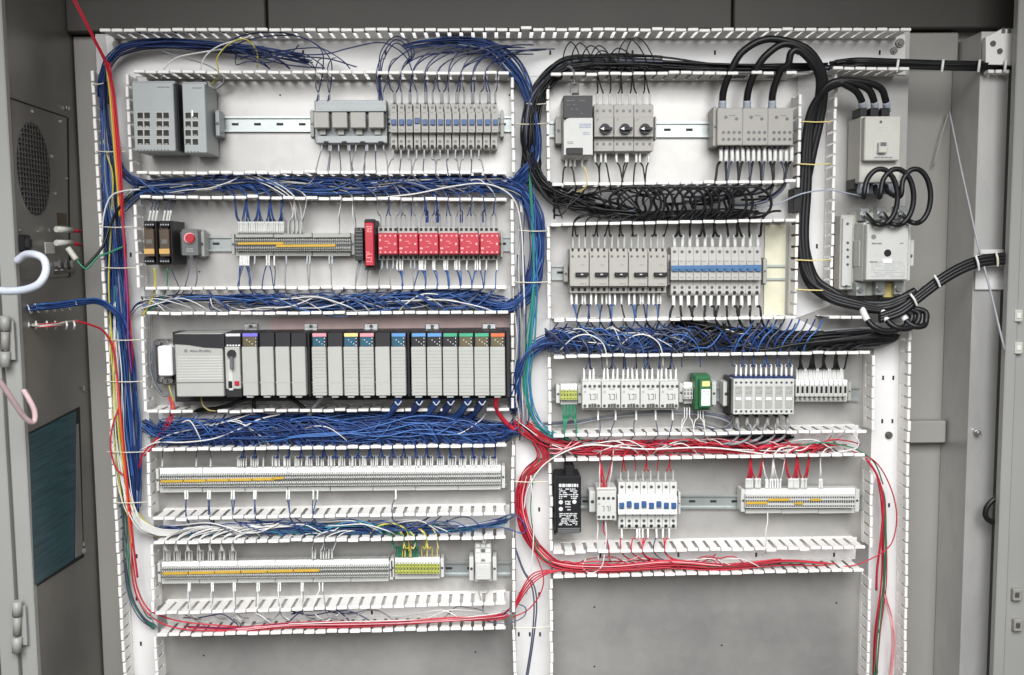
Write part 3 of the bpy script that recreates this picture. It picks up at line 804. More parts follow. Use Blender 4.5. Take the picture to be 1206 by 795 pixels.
# processor
R = D.box('processor', 264.6, 408.5, 283.7, 458, .136, .05, 'plc_grey', .001, label='processor module with key switch and memory latch')
D.box('module_head', 264.6, 392, 283.7, 408.7, .134, .05, 'plc_black', .001, parent=R)
D.box('colour_tab', 265.6, 393, 282.8, 396.2, .1362, .133, 'print_light', .0005, parent=R)
D.box('socket_panel', 266.5, 457, 285, 467.5, .134, .05, 'plc_black', .001, parent=R)
D.boxes('status_light', [(267+i*3.4, 406, 269+i*3.4, 407.5) for i in range(5)], .1352, .1335, 'white', parent=R)
D.discs('key_switch', [(272.3, 417)], 5, .143, .135, 'plc_black', 16, parent=R)
D.box('key', 270, 420, 274.3, 435, .150, .142, 'device_dark', .0015, parent=R)
D.box('card_latch', 268, 424, 274.6, 460, .1375, .135, 'device_light', .0015, parent=R)
D.box('port', 268.7, 449, 273.4, 457, .1392, .137, 'black', .0008, parent=R)
D.box('red_tag', 276, 449, 281.5, 454, .1392, .135, 'red', .0006, parent=R)
module(284.2, 304.4, 'purple', 'screen_brown', False, 'communication module with purple tab')
for a_, b_ in xs: module(a_, b_, None, None, False)
D.box('power_spacer', 361.4, 392, 366.2, 467, .118, .05, 'plc_black', .001)
for a_, b_, t_, s_, r_ in ((366.6, 385.3, 'label_pink', 'screen_teal', True), (385.3, 404, None, None, False), (404, 422.6, 'label_yellow', 'screen_teal', True), (422.6, 441.3, 'label_pink', 'screen_teal', True),
    (441.3, 460, None, None, False), (460, 478.6, 'sky_blue', 'screen_teal', True)): module(a_, b_, t_, s_, r_)
D.box('power_spacer', 479, 392, 483.4, 467, .118, .05, 'plc_black', .001)
for i, (t_, s_) in enumerate((('sky_blue', 'plc_black'), ('sky_blue', 'plc_black'), ('leaf', 'plc_black'), ('leaf', 'screen_brown'), ('leaf', 'screen_brown'), ('orange', 'screen_brown'))):
    module(483.8+i*18.6, 502.4+i*18.6, t_, s_, True)
D.box('end_cap', 595.8, 392, 601, 468, .118, .05, 'plc_black', .001)
# gateway box on bracket left of the rack
D = Dev('surge_filter', 'glossy white box in a chrome-ringed bracket left of the controller rack', 'filter box', 193, 426, .07)
D.box('bracket', 182, 400, 204, 452, .035, .006, 'dark_chrome', .003)
D.discs('bracket_eye', [(185.5, 404), (194, 403), (201, 404), (187, 448.5), (194, 449.5), (201, 448.5)], 2.8, .045, .034, 'chrome', 14, each=True)
D.box('white_housing', 185, 408, 203.3, 443, .075, .034, 'white', .003)

# --- row 3 right
P = None
for i in range(5):
    x0 = 685.5+i*22.9; x1 = x0+22.5; cx, cy = (x0+x1)/2, 465
    lab = f'light grey contactor in the third right row, {ORD[i]} from the yellow-green earth terminals'
    if P is None:
        D = P = Dev('contactor', lab, 'contactor', cx, cy, .085, 'light grey contactors in the third right row')
        D.box('housing', x0, 447, x1, 482.5, .062, .010, 'device_light', .001)
        D.box('nose', x0+.2, 449.5, x1-.2, 480.5, .083, .060, 'device_light', .0012)
        D.discs('terminal_screw', [(x0+3.6+j*5.6, 455) for j in range(4)]+[(x0+3.4, 478), (x0+19.4, 478)], 1.9, .0838, .082, 'screw', 10, each=True)
        D.discs('logo_ring', [(x0+3.6, 461.6)], 1.5, .0834, .082, 'device_grey', 10)
        D.boxes('marking', [(x0+8, 464, x0+10.5, 464.8), (x0+9.6, 464, x0+10.5, 471), (x0+12.6, 464, x0+16, 464.8), (x0+15, 464, x0+15.8, 471), (x0+17.3, 463.5, x0+18.1, 470.5), (x0+12.6, 470.4, x0+15, 471), (x0+10.5, 470.4, x0+12, 471), (x0+9, 458, x0+16, 458.5)], .0834, .082, 'device_dark')
        D.boxes('coil_terminal', [(x0+7.5, 476, x0+10.5, 480), (x0+11, 475.4, x0+13.3, 480), (x0+13.8, 475.4, x0+17, 480)], .0838, .082, 'screw', each=True)
    else:
        loc = at(cx, cy, .085); loc.y = -.012; copy_tree(P.o, loc, lab, 'light grey contactors in the third right row')
D = Dev('converter_module', 'bright green module with a white label in the contactor row', 'converter', 827.5, 462, .085)
D.box('housing', 819, 443, 836.5, 482, .070, .010, 'green', .0012); D.box('face', 824, 447, 837.5, 480, .086, .068, 'green', .0015)
D.box('plug', 817, 441.5, 836, 446, .06, .02, 'green', .001); D.box('plug', 818, 478, 836, 483, .06, .02, 'green', .001)
D.box('paper_label', 826.3, 458.5, 836.3, 477.5, .0866, .0855, 'white', 0); D.lines('marking', 827.5, 459.5, 835.5, 476, 5, .0869, 'print_grey', .6, .8, 3)
D.box('top_label', 827, 449, 836, 455, .0866, .0855, 'label_yellow', 0)
end_clamp(838.5, 450, 843.5, 477, .045, 'pale clamp just right of the bright green module', 'device_light')
end_clamp(852, 450, 858, 478, .045, 'pale clamp left of the six tall relays', 'device_light')
D = Dev('end_module', 'slim black end module at the left of the six tall grey relays', 'end module', 861, 466, .06)
D.box('housing', 858.5, 446, 863.3, 488, .062, .010, 'black', .001); D.box('foot', 855, 478, 860, 489, .04, .010, 'black', .001); D.box('hook', 857, 443, 861, 450, .045, .01, 'plc_black', .001)
P = None
for i in range(6):
    x0 = 864+i*11.9; x1 = x0+11.6; cx, cy = (x0+x1)/2, 467
    lab = f'tall narrow relay with small white button, {ORD[i]} right of the slim black end module'
    if P is None:
        D = P = Dev('narrow_relay', lab, 'relay', cx, cy, .085, 'tall narrow relays in the third right row')
        D.box('housing', x0, 446.5, x1, 488, .082, .010, 'device_light', .001)
        D.box('label_panel', x0+1.6, 454.5, x1-1.6, 481, .0832, .0815, 'device_grey', .0004)
        D.lines('marking', x0+2.2, 456, x1-2, 464, 4, .0835, 'print_grey', .6, .7, 6)
        D.box('button', x0+2.6, 468.2, x1-2.6, 471.6, .0855, .082, 'white', .0006)
        D.discs('terminal_screw', [(x0+3, 450.5), (x0+8.8, 450.5), (x0+3, 484.5), (x0+8.8, 484.5)], 1.5, .0828, .081, 'screw', 8, each=True)
        D.box('blue_connector', x0+.3, 443.5, x1-.3, 446.8, .07, .03, 'w_navy', .0006); D.box('lower_connector', x0+2, 488, x0+6, 491, .06, .03, 'black', .0006)
    else:
        loc = at(cx, cy, .085); loc.y = -.012; copy_tree(P.o, loc, lab, 'tall narrow relays in the third right row')
P = None
for i in range(11):
    x0 = 937+i*5.6; x1 = x0+5.3; cx, cy = (x0+x1)/2, 460
    lab = f'thin grey fuse terminal with white cap, {ORD[i]} right of the six tall relays'
    if P is None:
        D = P = Dev('fuse_terminal', lab, 'terminal', cx, cy, .06, 'fuse terminals in the third right row')
        D.box('housing', x0, 448, x1, 473, .045, .010, 'device_light', .0006)
        D.box('crown', x0+.2, 453, x1-.2, 467, .060, .043, 'device_light', .0006)
        D.box('white_cap', x0+.4, 447.5, x1-.4, 452.8, .056, .044, 'white', .0006)
        D.boxes('slot', [(x0+1.4, 455, x1-1.4, 463)], .0606, .059, 'black'); D.discs('screw', [(cx, 466.5), (cx, 470)], 1.3, .0606, .04, 'device_grey', 8)
    else:
        loc = at(cx, cy, .06); loc.y = -.012; copy_tree(P.o, loc, lab, 'fuse terminals in the third right row')
end_clamp(999, 450, 1002.5, 472, .045, 'thin clamp at the right end of the fuse terminals', 'device_grey')

# --- row 4 right
D = Dev('black_power_supply', 'black box with printed white label and a black cable plug on top, fourth right row', 'power supply', 668, 592, .09)
D.box('housing', 654, 561, 684.5, 628, .088, .010, 'black', .003)
D.box('side_fin', 652.5, 563, 655, 630, .06, .010, 'black', .001)
D.box('plug', 665.5, 548, 676.5, 562, .075, .035, 'black', .002); D.box('cable_boot', 668, 541, 674, 549, .07, .045, 'black', .003)
D.lines('marking', 658, 569.5, 681, 574, 1, .0884, 'print_light', 3.6, 1, 3); D.lines('marking', 658, 575, 681, 588, 6, .0884, 'print_light', 1.1, .8, 4)
D.discs('approval_mark', [(660.5, 591.5), (676.5, 591), (660.5, 599.5)], 2.6, .0884, .087, 'print_light', 12)
D.lines('marking', 665, 589, 672, 602, 4, .0884, 'print_light', 1.1, .8, 5); D.lines('marking', 658, 604, 680, 619, 8, .0884, 'print_light', .9, .75, 6)
D.text('lettering', 'CE', 665.5, 592, 5, .0886, 'print_light', bold=.02)
D.boxes('vent', [(657, 622+i*2, 683, 623+i*2) for i in range(3)], .0884, .087, 'device_dark', each=True)
end_clamp(694, 579, 701.5, 603, .05, 'pale clamp left of the small contactor in the red-wired row', 'device_light')
D = Dev('small_contactor', 'light grey small contactor between the pale clamp and eight white breakers', 'contactor', 714, 596, .085)
D.box('housing', 702.5, 574.5, 726, 613.5, .062, .010, 'device_light', .001); D.box('nose', 703, 578.5, 725.6, 612.5, .083, .060, 'device_light', .0012)
D.discs('terminal_screw', [(705.5+j*5.6, y) for j in range(4) for y in (587, 609)], 1.9, .0838, .082, 'screw', 10, each=True)
D.discs('logo_ring', [(705.6, 593.5)], 1.5, .0834, .082, 'device_grey', 10)
D.boxes('marking', [(709.5, 596, 711, 596.8), (711, 596, 711.8, 602.5), (714.3, 596, 716.8, 596.8), (716, 596, 716.8, 602.5), (718.2, 595.5, 719, 602)], .0834, .082, 'device_dark')
end_clamp(799, 580, 801.5, 606, .045, 'clear clamp at the right end of the white breakers', 'device_light')
D = Dev('splice_connector', 'lever-type grey relay socket with white grid top on the lowest left rail', 'relay socket', 569, 662, .06)
D.box('housing', 559, 640, 579, 685, .045, .010, 'device_light', .001); D.box('relay', 560, 665, 578, 683, .070, .044, 'device_light', .0015)
for y in (641, 647, 653, 659):
    for j in range(3): D.box('clamp_slot', 560.5+j*6.2, y, 565+j*6.2, y+3.6, .0475, .044, 'white' if (j+y) % 4 else 'device_dark', .0005)
D.lines('marking', 562, 667, 575, 680, 4, .0703, 'print_light', .6, .7, 7)
end_clamp(552.5, 656, 558, 684, .045, 'pale clamp left of the relay socket on the lowest left rail', 'device_light')
end_clamp(580, 656, 585, 684, .045, 'pale clamp right of the relay socket on the lowest left rail', 'device_light')

# --- large contactor area
D = Dev('disconnect_switch', 'cream three-pole disconnect switch with black cables entering its top, right column', 'disconnect switch', 1035, 165, .10)
D.box('housing', 1014, 137, 1060, 215, .08, .006, 'cream', .002); D.box('front_cover', 1019, 137, 1060, 189, .10, .078, 'cream', .002)
D.box('recess', 1029, 166, 1052, 186, .1006, .099, 'device_light', .0004); D.box('toggle', 1035.5, 167, 1045, 180, .112, .1, 'cream', .0015); D.box('window', 1037, 167.5, 1044, 172, .1126, .111, 'device_dark', .0004)
D.discs('screw', [(1037.6, 143.5)], 1.6, .1008, .099, 'screw'); D.lines('marking', 1034, 148, 1048, 154, 2, .1004, 'print_light', .8, .7, 3); D.lines('marking', 1029, 184, 1052, 187, 1, .1004, 'print_grey', 1.4, .9, 6)
for x in (1015, 1029, 1042): D.box('terminal_shroud', x-2.5 if x == 1015 else x-4, 127, x+6, 137, .075, .03, 'black', .001)
D = Dev('lower_terminal_bar', 'black terminal bar with three grey lugs above the big contactor', 'terminal bar', 1030, 216, .06)
D.box('bar', 1006.5, 210.5, 1046, 222, .055, .006, 'black', .001)
for x in (1014, 1029, 1043): D.box('lug', x, 215, x+10, 228, .075, .05, 'shrink', .002)
D = Dev('large_contactor', 'large pale grey contactor with a black round centre hole, right column', 'contactor', 1044, 297, .12)
D.box('base_plate', 1008, 250, 1066, 348, .05, .006, 'cream', .002)
D.box('side_ear', 1012.5, 283, 1076.5, 314, .085, .02, 'device_light', .002)
D.box('housing', 1017, 262, 1072, 331, .10, .05, 'device_light', .002); D.box('front_cover', 1021.5, 264, 1069, 329.5, .12, .098, 'device_light', .002)
D.discs('centre_hole', [(1045.5, 298)], 4.3, .1208, .118, 'black', 18, each=True); D.box('indicator', 1040, 305, 1050.5, 309.5, .1212, .119, 'white', .0005)
D.discs('round_logo', [(1029, 279)], 3, .1204, .119, 'print_grey', 14); D.lines('marking', 1026, 285.5, 1040, 288, 1, .1203, 'print_grey', 1.6, 1, 2); D.lines('marking', 1060, 285, 1064, 288, 1, .1203, 'print_grey', 1.2, 1, 1)
D.lines('marking', 1026, 294, 1036, 301, 3, .1203, 'print_light', .7, .9, 3); D.lines('marking', 1026, 307, 1066, 327, 8, .1203, 'sleeve_grey', .7, .85, 4); D.lines('marking', 1024, 307, 1034, 310, 1, .1203, 'print_grey', 1.4, .8, 8)
D.discs('ear_screw', [(1015.5, 294.5), (1073, 301.5)], 2, .0865, .084, 'screw', 10, each=True)
for (x, y) in ((1018.5, 253), (1038.5, 252), (1061, 250.5), (1014, 341.5), (1037, 340.5), (1059, 340)):
    p = D.box('terminal_lug', x-5.5, y-8 if y < 300 else y-9, x+5.5, y+7, .07, .045, 'rail_metal', .001); D.discs('bolt', [(x, y)], 3.3, .078, .069, 'chrome', 6, parent=p)
D.box('yellow_sheet', 1041, 333, 1052, 350, .055, .05, 'lime' if False else 'label_yellow', .0004)
D = Dev('auxiliary_block', 'slim pale auxiliary contact block left of the large contactor', 'contact block', 999, 297, .05)
D.box('housing', 990.5, 253, 1008, 341, .045, .006, 'cream', .002); D.box('rib', 993, 257, 1003, 337, .052, .044, 'device_light', .001)
D.discs('screw', [(998.5, 263.5), (998.5, 286), (998.5, 294), (998.5, 302.5), (998.5, 311.5), (997, 337)], 1.6, .0535, .051, 'screw', 8)

# ================================================================== WIRES
RW = random.Random(11)
def leads(label, group, xs, y, wall, d0, m, merge, r=.0013, sleeve='sleeve', sl=12, snap=True, name='wire', dmid=.066, jit=1.5, n=5, stuff=None):
    """one wire per x: from a terminal at photo row y, under the duct lip of `wall`, bending off inside the duct by merge=(dx,dy)"""
    g, wy, D = GAPS[wall]; k = 1 if wy < y else -1
    if stuff is None: stuff = len(xs) > 14 or (len(xs) > 6 and r < .00145)
    mats = m if isinstance(m, (list, tuple)) else [m]; um = list(dict.fromkeys(mats)); WB = MB(); mi = []; SBm = MB(); org = None
    order = sorted(range(len(xs)), key=lambda i: xs[i])
    for i, x in enumerate(xs):
        gx = (min(g, key=lambda q: abs(q-x)) if snap else x)+RW.uniform(-1.2, 1.2)
        mx, my = merge(i, x) if callable(merge) else merge
        mx *= RW.uniform(.75, 1.25); my *= RW.uniform(.85, 1.1)
        P = [(x, y, d0), (x+RW.uniform(-.4, .4), y-k*sl, d0+.006), ((x+gx)/2+RW.uniform(-jit, jit), (y+wy)/2, (d0+dmid)/2+.008), (gx, wy+k*2.5, dmid),
             (gx+mx*.12, wy+my*.35, dmid), (gx+mx*.5, wy+my*.8, dmid-.004+RW.uniform(0, .012)), (gx+mx, wy+my, .05+RW.uniform(0, .02)), (gx+mx*1.5, wy+my*1.02, .03)]
        col = mats[i % len(mats)]; C = crom(pts3(P, 0), 4)
        if stuff:
            org = org or C[0]; f0 = len(WB.f); WB.tube(C, r, n, False); mi += [um.index(col)]*(len(WB.f)-f0)
            if sleeve: SBm.tube(C[0:6], r*1.55, n)
            continue
        mb = MB(); mb.tube(C, r, n); o = link(name, mb.mesh(name, col, C[0]), None, C[0])
        tag(o, label+(f', {ORD[order.index(i)]} from left' if 1 < len(xs) <= 14 else ''), 'wire', group)
        if sleeve:
            sb = MB(); sb.tube(C[0:6], r*1.55, 6); link('marker_sleeve', sb.mesh('marker_sleeve', sleeve, C[0]), o)
    if stuff:
        me = WB.mesh('wire_fan', um[0], org)
        for q in um[1:]: me.materials.append(MT[q])
        me.polygons.foreach_set('material_index', mi)
        o = link('wire_fan', me, None, org); tag(o, 'fan of thin wires: '+label, 'wire fan', None, 'stuff')
        if sleeve: tag(link('marker_sleeve', SBm.mesh('marker_sleeve', sleeve, org), o), kind='stuff')
def rng(a, b, n): return [a+(b-a)*i/(n-1) for i in range(n)] if n > 1 else [a]

# ---- big masses lying in the ducts
bundle('dark blue wire bundle arching over the two network switches in the top duct', [(121, 130), (122, 92), (130, 70), (150, 57), (195, 50), (250, 54), (310, 60), (370, 72)], 34, 6, [('w_navy', 3), ('w_blue', 2), ('w_slate', 1)], d=.045, dd=.016, frac=(0, .55), seed=2)
bundle('blue wire column running down the far left duct', [(120, 95, 4), (124, 150, 5), (128, 215, 8), (136, 290, 12), (140, 360, 11), (147, 430, 12), (152, 500, 11), (158, 560, 8), (160, 605, 5)], 80, 10, [('w_blue', 5), ('w_blue2', 3), ('w_navy', 2), ('w_grey', .7), ('w_white', .5)], d=.035, dd=.02, seed=3, frac=(.45, .8))
bundle('white and pale wires mixed into the left duct below the long controller row', [(136, 330, 4), (135, 400, 5), (137, 450, 6), (140, 510, 6), (145, 560, 6), (152, 595, 5), (166, 622, 4), (190, 632, 3)], 20, 6, [('w_white', 5), ('w_yellow', 1), ('w_green', 1)], d=.052, dd=.008, seed=4, frac=(.3, .9))
bundle('thin mixed wires curving down the lower left duct corner', [(142, 560), (148, 620), (150, 660), (156, 700), (168, 725), (185, 738)], 9, 5, [('w_slate', 3), ('w_white', 2), ('w_green', 1), ('w_red', 1)], d=.03, dd=.01, seed=5)
bundle('blue wires turning from the left duct into the duct below the top row', [(125, 150, 4), (135, 180, 5), (148, 205, 5), (165, 217, 6), (195, 218, 6)], 16, 5, [('w_navy', 2), ('w_blue', 2)], d=.05, dd=.015, seed=6)
bundle('thick blue wire mass under the top left row', [(140, 245, 7), (165, 224, 7), (200, 219, 7), (250, 216, 8), (300, 216, 9), (360, 219, 9), (420, 220, 8), (480, 217, 8), (540, 215, 8), (590, 217, 8), (615, 226, 9), (628, 250, 8)], 95, 8, [('w_blue', 6), ('w_navy', 2), ('w_blue2', 3), ('w_white', .8), ('w_grey', .6)], d=.045, dd=.022, seed=7, frac=(.6, .5))
bundle('blue wire bundle sweeping right over the fourteen breakers and down the middle duct', [(470, 55, 4), (500, 50, 5), (540, 49, 6), (575, 56, 8), (602, 75, 9), (620, 105, 7), (630, 150, 5), (630, 185, 6), (618, 205, 8), (602, 222, 7)], 70, 7, [('w_blue', 6), ('w_navy', 3), ('w_blue2', 1), ('w_white', .3)], d=.045, dd=.02, seed=8, frac=(.6, .95))
bundle('blue wire bow bulging in the middle duct beside the red relays', [(596, 213, 5), (615, 225, 7), (630, 255, 9), (634, 295, 8), (628, 330, 9), (615, 352, 8), (596, 362, 6), (560, 358, 6)], 85, 8, [('w_blue', 7), ('w_navy', 2), ('w_blue2', 2)], d=.04, dd=.02, seed=9, frac=(.15, .8))
bundle('pale wires hanging down the middle duct', [(606, 215, 3), (613, 250, 4), (611, 300, 5), (612, 350, 6), (614, 400, 7), (613, 450, 7), (616, 490, 6), (612, 520, 5)], 18, 6, [('w_white', 5), ('w_grey', 4), ('w_blue', 3)], d=.05, dd=.01, seed=10, frac=(.5, .8))
bundle('green, teal and yellow wires down the middle duct', [(628, 130, 3), (626, 200, 3), (629, 280, 3), (630, 340, 4), (625, 400, 5), (620, 450, 5), (628, 490, 5), (648, 512, 4), (680, 520, 4)], 12, 4, [('w_green', 3), ('w_teal', 4), ('w_yellow', 1), ('w_blue2', 2)], d=.056, dd=.008, seed=11, frac=(.6, .9))
bundle('blue wire layer in the duct over the long controller rack', [(150, 375, 4), (168, 360, 5), (210, 352, 4), (270, 352, 4), (330, 357, 5), (390, 361, 6), (440, 358, 7), (500, 352, 8), (550, 352, 8), (600, 358, 7)], 62, 6, [('w_blue', 6), ('w_navy', 2), ('w_blue2', 2), ('w_grey', 1.2)], d=.04, dd=.02, seed=12, frac=(.8, .85))
bundle('dense tangled blue wire mass below the controller rack', [(165, 500, 9), (190, 510, 10), (240, 511, 12), (300, 507, 16), (360, 505, 17), (420, 504, 17), (480, 503, 16), (540, 505, 15), (585, 510, 11), (612, 505, 7)], 230, 15, [('w_blue', 7), ('w_blue2', 2), ('w_navy', 3), ('w_slate', .6)], d=.042, dd=.03, seed=13, frac=(.75, .5), wander=.5)
bundle('bright blue wires flowing in the duct below the blue-banded breakers', [(606, 490, 4), (606, 465, 5), (611, 440, 6), (625, 415, 6), (650, 402, 7), (700, 402, 9), (760, 405, 10), (820, 402, 9), (880, 400, 10), (935, 398, 8)], 105, 9, [('w_blue', 6), ('w_blue2', 4), ('w_navy', 3), ('w_white', .7), ('w_slate', 1)], d=.042, dd=.024, seed=14, frac=(.6, .55), wander=.5)
bundle('black wire trunk draped across the top of the right half', [(626, 200, 9), (624, 160, 9), (629, 120, 8), (645, 92, 8), (670, 77, 8), (720, 73, 8), (780, 76, 7), (850, 79, 4), (930, 79, 4), (985, 79, 3)], 62, 8, [('w_black', 8), ('w_slate', .5)], r=.0024, d=.05, dd=.018, seed=15, frac=(.12, .3), wander=.4)
bundle('black wire mass curving from the middle duct under the top right row', [(622, 150, 5), (624, 180, 7), (633, 210, 8), (655, 232, 9), (700, 243, 9), (750, 251, 6), (800, 253, 5), (850, 252, 5), (895, 249, 4)], 34, 9, [('w_black', 8), ('w_slate', 1)], r=.0024, d=.045, dd=.02, seed=16, frac=(.3, .4), wander=.55)
bundle('black cable bundle tied along the top right edge of the panel', [(975, 77, 4), (1010, 74, 4.5), (1050, 75, 4.5), (1100, 77, 4.5), (1150, 78, 4.5), (1210, 78, 4.5)], 14, 4, [('w_black', 1)], r=.0036, d=.07, dd=.008, seed=17, wander=.1)
bundle('fan of glossy black wires folding in the duct below the right rows', [(790, 378, 4, .06), (830, 384, 5), (880, 396, 7), (930, 400, 9), (985, 399, 10), (1030, 396, 9), (1056, 398, 4), (1035, 402, 7), (985, 407, 6), (940, 412, 4)], 46, 8, [('w_black', 10), ('w_grey', .6)], r=.0030, d=.05, dd=.02, seed=18, frac=(.5, .35), wander=.3)
bundle('red wire mass in the duct over the black power supply', [(606, 492, 5), (620, 505, 8), (645, 520, 8), (690, 530, 6), (740, 527, 8), (800, 526, 8), (860, 528, 7), (920, 529, 7), (985, 530, 5)], 44, 7, [('w_red', 12), ('w_pink', .8), ('w_white', .8), ('w_black', .8)], d=.045, dd=.02, seed=19, frac=(.3, .75))
bundle('red wires looping down the middle duct and along the lowest right duct', [(612, 498, 5), (630, 515, 6), (640, 540, 8), (620, 560, 6), (613, 590, 6), (620, 625, 6), (640, 655, 6), (665, 667, 5, .065), (720, 670, 5, .07), (790, 664, 5, .07), (850, 668, 4, .07), (920, 662, 4, .07), (985, 664, 3, .07)], 26, 5, [('w_red', 10), ('w_pink', 1), ('w_black', 2), ('w_white', .8), ('w_green', .6)], d=.045, dd=.012, seed=20, frac=(.3, .7), wander=.3)
bundle('blue and white wires in the duct between the two long terminal strips', [(180, 624, 4), (230, 625, 4), (300, 622, 5), (360, 623, 6), (420, 623, 6), (480, 624, 5), (540, 622, 3), (590, 614, 4), (604, 606, 4)], 46, 5, [('w_blue', 6), ('w_navy', 2), ('w_teal', 2), ('w_white', 1.5), ('w_green', .5)], d=.04, dd=.02, seed=21, frac=(.4, .4), wander=.5)
bundle('thin red wire string along the lowest left duct', [(215, 738, 2), (280, 741, 3), (340, 736, 4), (400, 735, 4), (460, 733, 3), (530, 729, 3), (585, 726, 4), (604, 718, 4)], 16, 3, [('w_red', 7), ('w_navy', 2), ('w_pink', 2), ('w_white', 1)], d=.072, dd=.012, seed=22, frac=(.5, .9))
bundle('green and red wires down the right edge duct', [(1034, 560, 2), (1040, 590, 3), (1042, 640, 3), (1040, 690, 4), (1034, 745, 4), (1030, 806, 3)], 12, 3, [('w_green', 6), ('w_red', 4)], d=.04, dd=.01, seed=23, frac=(.4, .9))
bundle('pale pink wires at the bottom of the right edge duct', [(1038, 690, 2), (1048, 730, 3), (1050, 760, 3), (1046, 806, 3)], 5, 3, [('w_pink', 1)], d=.04, dd=.01, seed=24)
bundle('black wires lying right of the middle in the red wire duct', [(815, 522, 3), (860, 520, 5), (900, 519, 6), (935, 514, 4)], 16, 5, [('w_black', 1)], r=.0024, d=.035, dd=.01, seed=25)

# ---- single prominent wires, left side
wire('bright red wire dropping from the top left corner across the panel corner', [(80, -12, .16), (98, 22, .14), (112, 50, .12), (123, 72, .10), (131, 100, .08), (136, 140, .075), (140, 185, .07), (142, 230, .068), (146, 280, .064), (148, 330, .06), (149, 365, .03)], 'w_red', .0022, name='wire')
wire('second dark red wire beside the bright red one at the top left corner', [(83, -12, .15), (101, 24, .135), (115, 52, .115), (126, 74, .095), (134, 104, .078), (139, 150, .072), (143, 200, .068), (145, 250, .062), (148, 300, .058), (152, 360, .056), (156, 420, .045), (157, 450, .02)], 'w_red', .0018)
for i, dx in enumerate((0, 2.2, 4.2)):
    wire(['orange', 'bright orange', 'yellow-orange'][i]+' wire of the flat ribbon down the upper left duct, '+['right', 'middle', 'left'][i]+' strand',
         [(129-dx, 74, .06), (133-dx, 105, .066), (136-dx, 140, .068), (139-dx, 180, .066), (142-dx, 215, .062), (145-dx, 255, .055)], ['w_red', 'w_orange', 'w_yellow'][i], .0022)
wire('yellow wire angling down the left duct beside the red ribbon', [(122, 165, .05), (127, 185, .056), (133, 210, .056), (131, 260, .05), (128, 330, .056), (131, 390, .056), (136, 440, .06)], 'w_yellow', .0018)
wire('thin magenta wire down the left duct past the controller row', [(146, 250, .06), (147, 300, .064), (150, 350, .064), (151, 400, .062), (155, 440, .056)], 'w_purple', .0016)
wire('red wire entering from the side wall and running down the left duct', [(88, 378, .12), (105, 382, .10), (122, 390, .075), (133, 410, .065), (138, 445, .065), (142, 485, .065), (146, 530, .062), (151, 580, .06), (157, 640, .055), (162, 680, .05)], 'w_red', .0024)
wire('slack red wire bowing left in the lower left duct', [(141, 478, .065), (133, 500, .068), (130, 525, .068), (136, 550, .066), (148, 562, .06)], 'w_red', .0019)
wire('orange wire down the lower left duct', [(134, 400, .06), (138, 450, .066), (144, 520, .066), (150, 590, .06), (155, 650, .05)], 'w_orange', .0018)
wire('yellow wire down the lower left duct between white ones', [(129, 395, .06), (134, 450, .06), (141, 520, .064), (150, 575, .06), (158, 598, .055), (175, 617, .05), (205, 630, .05)], 'w_yellow', .0018)
wire('long thin red wire curving from the left duct along the lowest duct', [(155, 640, .05), (156, 680, .05), (163, 706, .05), (178, 726, .06), (205, 739, .07), (250, 743, .074), (320, 741, .06)], 'w_red', .0018)
wire('second long red wire hugging the lower left corner', [(155, 650, .045), (161, 690, .045), (172, 714, .045), (186, 724, .06), (220, 733, .07), (280, 738, .06)], 'w_red', .0018)
wire('short bright red pair left end dropping from the surge box', [(199, 467, .05), (202, 480, .06), (199, 492, .07), (192, 506, .07), (180, 522, .065), (168, 535, .06), (164, 552, .05)], 'w_red', .0024)
wire('red wire beside the first one dropping from the surge box', [(202, 467, .05), (205, 480, .06), (202, 494, .066), (194, 508, .066), (183, 523, .06), (170, 537, .055)], 'w_red', .0024)
wire('white wire sweeping through the blue mass below the rack', [(166, 530, .06), (185, 521, .07), (215, 521, .074), (250, 517, .074), (280, 506, .074), (305, 494, .07), (330, 488, .06)], 'w_white', .0017)
wire('second white wire over the blue mass below the rack', [(170, 527, .06), (200, 512, .072), (235, 504, .07), (270, 496, .07), (300, 486, .06)], 'w_white', .0014)
for j, (a, b) in enumerate(((500, 491), (508, 500), (514, 507))):
    wire(['upper', 'middle', 'lower'][j]+' of three bright blue wires snaking over the dark blue mass', [(318+j*8, 520, .07), (350, 515-j, .078), (400, 512-j*1, .08), (450, a, .08), (490, b-1, .08), (530, b+2, .078), (550+j*3, b+14 if j == 0 else b+12, .07)], 'w_blue2', .0015)
wire('yellow-green wire arching between the long terminal strips', [(436, 628, .06), (447, 619, .07), (465, 617, .07), (478, 624, .07), (481, 634, .065), (482, 650, .06)], 'w_yellow', .0018)
wire('white wire arching over the two network switches', [(190, 92, .07), (194, 80, .08), (208, 68, .08), (235, 62, .08), (262, 58, .07)], 'w_white', .0017)
wire('pale grey wire looping down to the narrower switch', [(236, 92, .07), (237, 78, .08), (243, 65, .082), (258, 54, .082), (280, 47, .075), (305, 40, .06)], 'w_white', .0016)
wire('yellow-green wire over the narrower switch', [(249, 100, .05), (254, 92, .06), (258, 84, .07), (255, 70, .08), (268, 53, .08), (288, 46, .075), (302, 60, .06), (303, 80, .05)], 'w_yellow', .0015)
wire('thin brown wire crossing down behind the duct lip above the switches', [(190, 60, .05), (215, 68, .055), (245, 77, .055), (262, 90, .05), (262, 100, .04), (252, 106, .03)], 'w_grey', .0013)
wire('thin white loop right of the network switches', [(255, 80, .05), (263, 88, .06), (262, 98, .05), (254, 104, .04)], 'w_white', .001)
